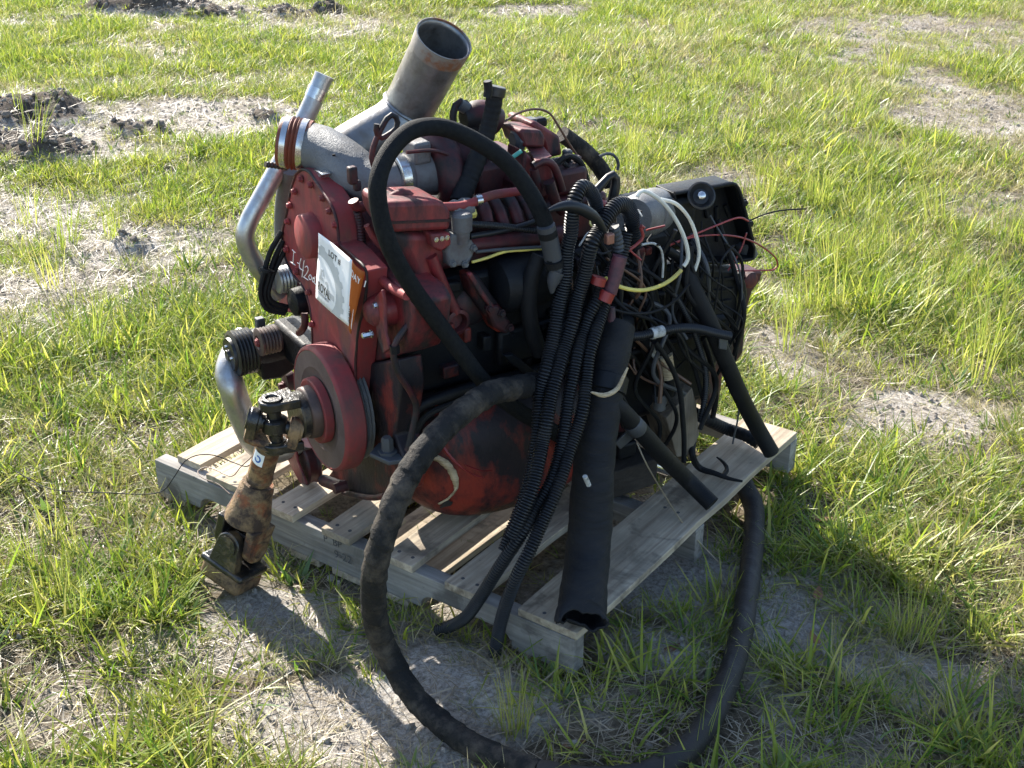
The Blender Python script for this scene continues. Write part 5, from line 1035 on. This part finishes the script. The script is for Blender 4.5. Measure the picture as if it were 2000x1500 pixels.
HW = [(0.9948, 0.1875, 0.5375), (0.9916, 0.1033, 0.5619), (0.9897, 0.022, 0.5793), (0.9915, -0.0761, 0.5749), (0.9918, -0.1651, 0.5504), (0.9912, -0.2305, 0.5065), (0.9886, -0.2749, 0.4474), (0.9794, -0.2966, 0.379), (0.9596, -0.2902, 0.3), (0.9436, -0.2693, 0.205), (0.9571, -0.253, 0.12), (1.0219, -0.2579, 0.055), (1.1182, -0.2706, 0.03), (1.2183, -0.2769, 0.03), (1.3127, -0.2647, 0.03), (1.3991, -0.2282, 0.03), (1.4671, -0.1635, 0.03), (1.4989, -0.0888, 0.03), (1.5014, 0.0149, 0.03), (1.4746, 0.1607, 0.03), (1.4295, 0.31, 0.03), (1.3601, 0.4846, 0.03), (1.2869, 0.6579, 0.03), (1.2238, 0.7781, 0.04), (1.1831, 0.805, 0.07)]
h2 = thing('wrapped_hose', wrapped(HW[:15], .024, .042, 24, .12, 5), 'wrapped_rubber', 'thick tape-wrapped black hose drooping off the pallet and looping across the sand', 'hose', auto=22)
obj('ground_run', wrapped(HW[14:], .0243, .16, 20, .05, 9), 'ground_hose', h2)

def torn_tube(pts, r, nseg=36, seed=2, tear=.02):
    q = np.random.default_rng(seed); C_, s_ = spline(pts, .006)
    g = sweep(C_, np.interp(s_ / s_[-1], np.linspace(0, 1, len(r)), r), nseg, False, lambda S_, th: 1 + .035 * np.sin(th * 2 + S_ * 9 + 1) + .016 * np.sin(S_ * 75 + 2.5 * np.sin(th + S_ * 6)) + .01 * np.sin(S_ * 190 + 2 * th) + .02 * np.sin(S_ * 23 + th), s_)
    T, _, _ = frames(C_); V = np.array(g.v).reshape(len(C_), nseg, 3)
    jag = np.cumsum(q.normal(0, 1, nseg)); jag -= np.linspace(jag[0], jag[-1], nseg); jag = (jag - jag.min()) / (np.ptp(jag) + 1e-9)
    vd = vec((.52, -.73, .45)); nr = len(C_)
    for i in range(nr):
        u = max(0, (i / nr - .8) / .2) ** 1.5; nd = unit(vd - T[i] * (vd @ T[i])); off = V[i] - C_[i]; comp = off @ nd
        side = np.cross(T[i], nd); c2_ = off @ side
        V[i] = V[i] - nd * (comp * .62 * u)[:, None] + side * (c2_ * .16 * u)[:, None]
    for k in range(10):
        V[-1 - k] -= T[-1] * (jag[:, None] * tear * (1 - k / 10))
    g.v = [tuple(p) for p in V.reshape(-1, 3)]; g.f.append(tuple(range(nseg))[::-1]); return g
h3 = thing('fat_hose', torn_tube([(1.0648, 0.378, 0.6149), (1.0787, 0.3342, 0.5727), (1.0917, 0.2878, 0.5111), (1.1086, 0.2381, 0.4342), (1.1278, 0.1937, 0.342), (1.1516, 0.1476, 0.2525), (1.182, 0.0912, 0.2031), (1.2122, 0.0344, 0.1749), (1.2492, -0.0319, 0.1714)], [.037, .039, .041, .042, .043, .044, .046, .047], tear=.05, seed=14), 'soft_rubber', 'fat black rubber hose with a torn open end hanging over the pallet corner', 'hose', solid=.005)
obj('paint_scuff', tube([(1.1536, 0.1214, 0.4096), (1.1556, 0.1262, 0.3987), (1.1577, 0.1311, 0.3854)], .005, 8), 'tape_white', h3)
obj('clamp_tape', lathe((1.0906, 0.2929, 0.5204), unit(vec((1.0917, 0.2878, 0.5111)) - vec((1.0787, 0.3342, 0.5727))), [(-.022, .0415), (-.02, .044), (.012, .0445), (.014, .042)], 30), 'oily_black', h3)
obj('bunched_rag', tube([(1.1109, 0.2052, 0.5463), (1.1232, 0.2341, 0.5312), (1.1352, 0.2625, 0.5367), (1.1411, 0.2764, 0.5613), (1.1447, 0.2849, 0.5783)], [.002, .005, .005, .004, .002], 8), 'cream_veneer', h3)

CR = .015
c1 = [(1.0155, 0.3642, 0.8374), (1.0173, 0.343, 0.8916), (1.0131, 0.3074, 0.9202), (1.0133, 0.2823, 0.9074), (1.0142, 0.2716, 0.8691), (1.0094, 0.2731, 0.8351), (1.0074, 0.2684, 0.8), (1.0084, 0.258, 0.7432), (1.0093, 0.2475, 0.6923), (1.0106, 0.2249, 0.6508), (1.0124, 0.2034, 0.6135), (1.0208, 0.172, 0.5808), (1.0254, 0.1572, 0.5418), (1.0371, 0.1338, 0.5017), (1.0489, 0.1103, 0.4583), (1.0579, 0.0804, 0.4079), (1.0624, 0.0397, 0.3533), (1.06, 0.0085, 0.3033), (1.0536, -0.0066, 0.267)]
c2 = [(1.0462, 0.4624, 0.7598), (1.0493, 0.444, 0.8192), (1.0479, 0.4151, 0.8597), (1.0453, 0.3835, 0.868), (1.0433, 0.3531, 0.8528), (1.0415, 0.3232, 0.8313), (1.0426, 0.3001, 0.813), (1.0387, 0.2911, 0.7807), (1.0359, 0.2845, 0.7388), (1.0316, 0.2743, 0.7007), (1.0324, 0.2506, 0.6616), (1.0332, 0.2268, 0.6237), (1.0415, 0.1952, 0.5956), (1.0479, 0.172, 0.565), (1.0535, 0.1466, 0.532), (1.0595, 0.1225, 0.4976), (1.067, 0.1017, 0.4589), (1.0769, 0.0738, 0.4291), (1.0831, 0.0374, 0.3853), (1.0791, 0.0022, 0.3374), (1.0727, -0.0127, 0.3075)]
c3 = [(1.0507, 0.396, 0.7921), (1.052, 0.3736, 0.7444), (1.0491, 0.3411, 0.7155), (1.0462, 0.3086, 0.6925), (1.0482, 0.2878, 0.6669), (1.0494, 0.2649, 0.634), (1.0571, 0.2319, 0.6036), (1.063, 0.2075, 0.5709), (1.0704, 0.1867, 0.5317), (1.0808, 0.1599, 0.4833), (1.0898, 0.1299, 0.4304), (1.0941, 0.0887, 0.3873), (1.0931, 0.0481, 0.3543), (1.0918, 0.0067, 0.3199), (1.0577, -0.0312, 0.24), (1.0199, -0.0472, 0.16), (0.9756, -0.0378, 0.09), (0.935, -0.0313, 0.045), (0.9019, -0.0348, 0.022)]
c4 = [(1.0568, 0.4106, 0.8055), (1.0578, 0.3872, 0.7524), (1.057, 0.3596, 0.7168), (1.0571, 0.3343, 0.683), (1.0622, 0.308, 0.6622), (1.0666, 0.2799, 0.6297), (1.0757, 0.2502, 0.5984), (1.0864, 0.2243, 0.5551), (1.0967, 0.1973, 0.5123), (1.1022, 0.1718, 0.4791), (1.1048, 0.1397, 0.4425), (1.1109, 0.1028, 0.4038), (1.1151, 0.0616, 0.3672), (1.1162, 0.0256, 0.3298), (1.1172, -0.0102, 0.2939), (1.1071, -0.035, 0.25), (1.086, -0.0446, 0.19), (1.0677, -0.0401, 0.12), (1.0482, -0.0294, 0.05), (1.0347, -0.0219, -0.0)]
k1 = thing('corrugated_conduit', corrugated(loosen(c1, .0016, 1), CR), 'conduit', 'leftmost black corrugated conduit of the four hanging down the engine side', 'conduit', 'corrugated conduits hanging from the wiring')
k2 = thing('corrugated_conduit', corrugated(loosen(c2, .0016, 2), [.017, .017, .0155, CR, CR, CR, CR]), 'conduit', 'black corrugated conduit second from left, starting in a thick arch by the grey starter', 'conduit', 'corrugated conduits hanging from the wiring')
k3 = thing('corrugated_conduit', corrugated(loosen(c3, .0016, 3), .0135), 'conduit', 'black corrugated conduit whose lower end bends left into the grass before the pallet', 'conduit', 'corrugated conduits hanging from the wiring')
k4 = thing('corrugated_conduit', corrugated(loosen(c4, .0016, 4), .0138), 'conduit', 'rightmost corrugated conduit reaching straight down to the ground beside the fat hose', 'conduit', 'corrugated conduits hanging from the wiring')
obj('red_tape', tube([(1.054, 0.3144, 0.7409), (1.0518, 0.3092, 0.7257)], .0155, 14), 'red_plastic', k3)
obj('purple_sleeve', tube([(1.0729, 0.3588, 0.7758), (1.0691, 0.35, 0.7394), (1.0639, 0.3376, 0.7014)], .0148, 14), 'purple_tape', k4)
obj('red_tape', tube([(1.0693, 0.3246, 0.7093), (1.0657, 0.3161, 0.6914)], .0155, 14), 'red_plastic', k4)
obj('red_lead', tube([(1.0643, 0.3513, 0.6654), (1.0638, 0.3501, 0.6374), (1.0652, 0.3535, 0.6102)], [.006, .009, .007], 10), 'purple_tape', k4)

thing('tapered_loom', tube([(1.0023, 0.2053, 0.8999), (1.01, 0.2234, 0.9025), (1.02, 0.2471, 0.901), (1.0317, 0.2745, 0.8895), (1.0437, 0.3027, 0.8684), (1.0506, 0.3191, 0.8472), (1.0537, 0.3263, 0.833)], [.004, .0085, .0115, .012, .0115, .009, .006], 12), 'conduit', 'short tapered black loom stub crossing in front of the first conduit arch', 'loom')
thing('bent_loom', tube([(0.9738, 0.394, 0.8636), (0.9842, 0.4186, 0.8871), (0.9958, 0.4458, 0.9069), (0.9994, 0.4544, 0.8956), (0.998, 0.451, 0.8659), (0.996, 0.4463, 0.8372)], [.01, .0095, .008, .0095, .011, .012], 12), 'conduit', 'folded black loom making a pointed bend above the conduits', 'loom')
thing('wire_plug', obox((1.0651, 0.3277, 0.8202), (A, S, Z), (.018, .014, .022)), 'copper', 'small brown connector block dangling among the conduits', 'connector', bevel=.003)
thing('ringed_fitting', corrugated([(1.0495, 0.3677, 0.8306), (1.054, 0.3782, 0.8004), (1.0554, 0.3815, 0.7779)], .012, .01, depth=.2), 'tape_grey', 'short grey ringed fitting beside the brown connector', 'fitting')

h5 = thing('rubber_hose', tube([(1.0859, 0.6069, 0.6774), (1.1087, 0.6096, 0.6344), (1.1399, 0.6318, 0.5596), (1.1662, 0.6681, 0.4662), (1.1884, 0.7204, 0.3578), (1.2018, 0.8016, 0.24), (1.2378, 0.8274, 0.165)], .0195, 18), 'rubber', 'straight black hose slanting down to the far right end of the pallet', 'hose')
obj('metal_tab', extr([(1.1783, 0.6199, 0.5337), (1.1886, 0.6442, 0.5274), (1.1877, 0.642, 0.4921), (1.1789, 0.6214, 0.5001)], -S * .004), 'tape_grey', h5, bevel=.002)
h6 = thing('rubber_hose', tube([(1.0901, 0.2586, 0.5204), (1.1208, 0.2796, 0.4906), (1.1421, 0.3299, 0.4281), (1.1641, 0.4073, 0.3329), (1.158, 0.5473, 0.2), (1.2277, 0.5465, 0.158)], .0192, 18), 'rubber', 'black hose slanting from the fat hose down onto the nearest deck board', 'hose')
obj('grey_clip', lathe((1.1421, 0.33, 0.4257), unit(vec((1.1641, 0.4073, 0.3329)) - vec((1.1208, 0.2796, 0.4906))), [(-.016, .0195), (-.014, .021), (.014, .021), (.016, .0195)], 20), 'tape_grey', h6)
obj('clip_tail', extr([(1.1257, 0.3423, 0.4102), (1.1334, 0.3605, 0.3875), (1.1163, 0.3202, 0.3658), (1.1108, 0.3073, 0.3846)], -S * .006), 'tape_grey', h6, bevel=.002)
h7 = thing('corrugated_hose', corrugated([(1.0596, 0.3402, 0.6193), (1.0751, 0.3767, 0.5962), (1.0932, 0.4194, 0.584), (1.1114, 0.4623, 0.5824), (1.1327, 0.5124, 0.578), (1.153, 0.5603, 0.5646), (1.1718, 0.6046, 0.5437), (1.1886, 0.6443, 0.5262)], .0105), 'conduit', 'thin corrugated hose running sideways with a silver tape band', 'hose')
obj('silver_band', tube([(1.1041, 0.4451, 0.5821), (1.1161, 0.4734, 0.5819)], .0122, 14), 'tape_white', h7)
thing('corrugated_hose', corrugated([(1.0497, 0.7776, 0.2361), (1.0752, 0.8121, 0.2067), (1.0986, 0.8672, 0.1671), (1.1509, 0.8597, 0.17), (1.1892, 0.859, 0.16)], .0155, .011, 14, .08), 'rubber', 'short fat ribbed hose lying on the back end of the pallet', 'hose')
thing('corrugated_hose', corrugated([(1.075, 0.53, 0.6658), (1.0935, 0.5737, 0.6154), (1.1041, 0.5985, 0.572), (1.1138, 0.6214, 0.527), (1.1228, 0.6426, 0.474), (1.1295, 0.6584, 0.4266), (1.1323, 0.6652, 0.3756), (1.1311, 0.6622, 0.3267), (1.1288, 0.6567, 0.2911)], .0075), 'conduit', 'thin corrugated hose curving down the dark rear housing', 'hose')
thing('rear_cable', tube([(1.1012, 0.6942, 0.4792), (1.1106, 0.7163, 0.4244), (1.1178, 0.7334, 0.3687), (1.1217, 0.7426, 0.3086), (1.1198, 0.738, 0.2611)], .0065, 10), 'rubber', 'black cable hanging outermost at the rear of the engine', 'cable')
thing('rear_cable', tube([(1.0904, 0.4897, 0.5428), (1.104, 0.5216, 0.4955), (1.1153, 0.5483, 0.4423), (1.1216, 0.5631, 0.3965), (1.1255, 0.5723, 0.3399), (1.1289, 0.5804, 0.2812), (1.1308, 0.5849, 0.2171)], .006, 10), 'rubber', 'black cable hanging in front of the upright timber block', 'cable')
thing('rear_cable', tube([(1.0546, 0.5845, 0.7149), (1.0649, 0.6086, 0.6956), (1.0765, 0.636, 0.6718), (1.0838, 0.6532, 0.65)], .011, 12), 'conduit', 'short ribbed cable end pointing at the white wires', 'cable')
thing('shredded_loom', tube([(1.0771, 0.7397, 0.1999), (1.113, 0.6586, 0.2), (1.121, 0.6855, 0.15), (1.1633, 0.6878, 0.148), (1.199, 0.6888, 0.146), (1.23, 0.6927, 0.148)], [.006, .0075, .008, .008, .006, .003], 8), 'rubber', 'shredded black loom lying on the right deck board', 'loom')
thing('frayed_strip', tube([(1.181, 0.6902, 0.146), (1.1752, 0.7215, 0.15), (1.1587, 0.7312, 0.158), (1.1381, 0.7391, 0.16)], [.005, .006, .004, .002], 6), 'rubber', 'frayed black scrap standing up from the shredded loom', 'scrap')

# ------------------------------------------------------------------ wires
def wire(pts, r, mat, label, cat='wire', name='wire'): return thing(name, tube(pts, r, 8, .01), mat, label, cat)
wire([(1.0567, 0.3335, 0.7331), (1.0695, 0.3635, 0.7085), (1.0909, 0.414, 0.6877), (1.1113, 0.4622, 0.6867), (1.1245, 0.4932, 0.6978), (1.132, 0.5107, 0.7109)], .0042, 'yellow_plastic', 'yellow plastic line sagging right of the conduits')
wire([(1.0585, 0.44, 0.8743), (1.0623, 0.4489, 0.8844), (1.0767, 0.483, 0.8662), (1.0931, 0.5215, 0.8259), (1.1066, 0.5533, 0.7737), (1.1131, 0.5688, 0.7306), (1.1138, 0.5703, 0.7095), (1.1099, 0.561, 0.6976)], .0045, 'white_plastic', 'cream white cable looping from the starter housing, the left one of two')
wire([(1.0697, 0.5177, 0.8498), (1.0857, 0.5553, 0.8327), (1.1011, 0.5917, 0.7918), (1.1108, 0.6146, 0.7391), (1.1136, 0.6212, 0.7027), (1.1107, 0.6143, 0.6749), (1.108, 0.6079, 0.6562)], .004, 'white_plastic', 'white cable looping across the black bell housing, the right one of two')
wire([(1.0716, 0.4452, 0.7729), (1.0828, 0.4717, 0.7706), (1.0909, 0.4907, 0.7554), (1.0942, 0.4986, 0.7254), (1.0947, 0.4996, 0.6886)], .0025, 'tape_white', 'thin grey wire hooked downward below the starter housing')
wire([(1.0486, 0.3655, 0.6542), (1.0692, 0.4142, 0.6308), (1.0953, 0.4756, 0.6204), (1.116, 0.5244, 0.6344), (1.129, 0.555, 0.6634)], .003, 'rubber', 'thin black line sagging under the yellow line')
wire([(1.0576, 0.5914, 0.7251), (1.0774, 0.6381, 0.7328), (1.1073, 0.7086, 0.7453), (1.1325, 0.7679, 0.7512), (1.1427, 0.7921, 0.738)], .0021, 'red_wire', 'red wire rising to the right corner of the bell housing')
wire([(1.0576, 0.5915, 0.7239), (1.0802, 0.6447, 0.7303), (1.1139, 0.724, 0.7197), (1.1404, 0.7864, 0.6983), (1.1653, 0.8452, 0.6615), (1.1808, 0.8817, 0.6238), (1.1804, 0.8808, 0.6064), (1.1586, 0.8294, 0.6129), (1.1323, 0.7674, 0.6256)], .002, 'red_wire', 'red wire bowing out beyond the bell housing and back')
wire([(1.1416, 0.7893, 0.711), (1.1381, 0.7812, 0.6825), (1.1313, 0.765, 0.6519), (1.124, 0.7479, 0.6312)], .0021, 'red_wire', 'short red wire hanging down the bell housing edge')
wire([(1.1314, 0.8165, 0.7285), (1.1475, 0.8544, 0.7355), (1.1652, 0.896, 0.737), (1.1834, 0.939, 0.7323), (1.197, 0.9712, 0.7272)], .0018, 'rubber', 'thin black wire sticking out to the right of the bell housing')
wire([(1.0795, 0.4383, 0.813), (1.0753, 0.4285, 0.8205), (1.0782, 0.4353, 0.8027), (1.0789, 0.437, 0.7925), (1.0741, 0.4257, 0.7827), (1.0663, 0.4073, 0.7734), (1.0605, 0.3935, 0.7687)], .0034, 'red_wire', 'short red lead bent below the grey starter housing')
wire([(0.7591, 0.4001, 0.9872), (0.7712, 0.4286, 1.0001), (0.7883, 0.469, 1.0037), (0.8018, 0.5008, 0.9913), (0.8111, 0.5227, 0.9605), (0.8207, 0.5452, 0.9234), (0.8304, 0.568, 0.8891)], .0026, 'brown_wire', 'thin brown line arching above the rocker boxes')
wire([(0.8344, 0.6543, 0.8639), (0.8425, 0.6733, 0.8677), (0.8508, 0.6929, 0.8597), (0.8556, 0.7042, 0.8365), (0.8547, 0.7021, 0.8249)], .0035, 'tape_grey', 'small grey hook of wire above the folded loom')
wire([(0.2831, -0.0225, 0.13), (0.2354, -0.0148, 0.137), (0.1854, -0.0163, 0.137), (0.1594, -0.0063, 0.14), (0.1636, 0.0098, 0.145), (0.1944, 0.0125, 0.15), (0.2427, 0.0047, 0.155), (0.2689, 0.0046, 0.16), (0.2789, 0.0217, 0.18), (0.2938, 0.0422, 0.2), (0.3505, 0.0286, 0.26)], .0012, 'brown_wire', 'fine brown wire squiggling over the left deck boards')
wire([(-0.2705, -0.2078, 0.09), (-0.1449, -0.2006, 0.08), (-0.0323, -0.1399, 0.08), (0.1051, -0.0758, 0.1), (0.135, -0.0588, 0.14), (0.1395, -0.0223, 0.17), (0.1568, 0.0015, 0.18), (0.1871, 0.0233, 0.18), (0.2355, 0.0379, 0.17), (0.3031, 0.0237, 0.19), (0.3509, 0.0159, 0.25), (0.3939, -0.0053, 0.3), (0.4001, 0.0065, 0.32)], .0013, 'rubber', 'fine dark wire running from the drive shaft out over the grass')
wire([(1.1575, 0.315, 0.3964), (1.1803, 0.3174, 0.3554), (1.1742, 0.4238, 0.22), (1.1995, 0.4821, 0.12), (1.2691, 0.5215, 0.03)], .0016, 'straw', 'long dry straw stem leaning over the right deck board', 'stem', 'dry_stem')

# ------------------------------------------------------------------ fallen leaves
def leaf(p, yaw, L, w, label):
    g = G(); n = 8; V = []
    ex = vec((math.cos(yaw), math.sin(yaw), .05)); ey = vec((-math.sin(yaw), math.cos(yaw), 0))
    for i in range(n + 1):
        u = i / n; ww = w * math.sin(math.pi * u ** .8) ** .8 * .5
        for sg in (-1, 0, 1): V.append(vec(p) + ex * (u - .5) * L + ey * ww * sg + Z * (.004 * abs(sg) * math.sin(3 * u) + .01 * (u - .5) ** 2 * 4 + .006))
    g.add(V, [(i * 3 + k, i * 3 + k + 1, i * 3 + k + 4, i * 3 + k + 3) for i in range(n) for k in range(2)])
    thing('fallen_leaf', g, 'dead_leaf', label, 'leaf', 'fallen brown leaves around the pallet', solid=.0005)
for (p, yaw, L, w, lab) in zip([(1.4953, 0.5516, 0.012), (1.3784, 0.845, 0.012), (1.1674, 1.2181, 0.012), (1.3291, 0.1995, 0.012), (1.5549, 0.3993, 0.012), (1.3226, -0.1573, 0.012), (1.1283, -0.0859, 0.012)], (1.9, .4, .2, 1.1, 2.4, .9, .1), (.05, .07, .05, .04, .045, .05, .04), (.022, .02, .022, .018, .02, .02, .018),
    ('curled brown leaf standing in the grass right of the ground hose', 'long brown leaf lying in the grass shadow right of the pallet', 'reddish brown leaf beside the far right pallet corner', 'small brown leaf on the sand inside the hose loop', 'brown leaf on the sand just outside the hose loop, lower right', 'brown leaf near the bottom run of the ground hose', 'pale leaf beside the lower left bend of the wrapped hose')):
    leaf(p, yaw, L, w, lab)
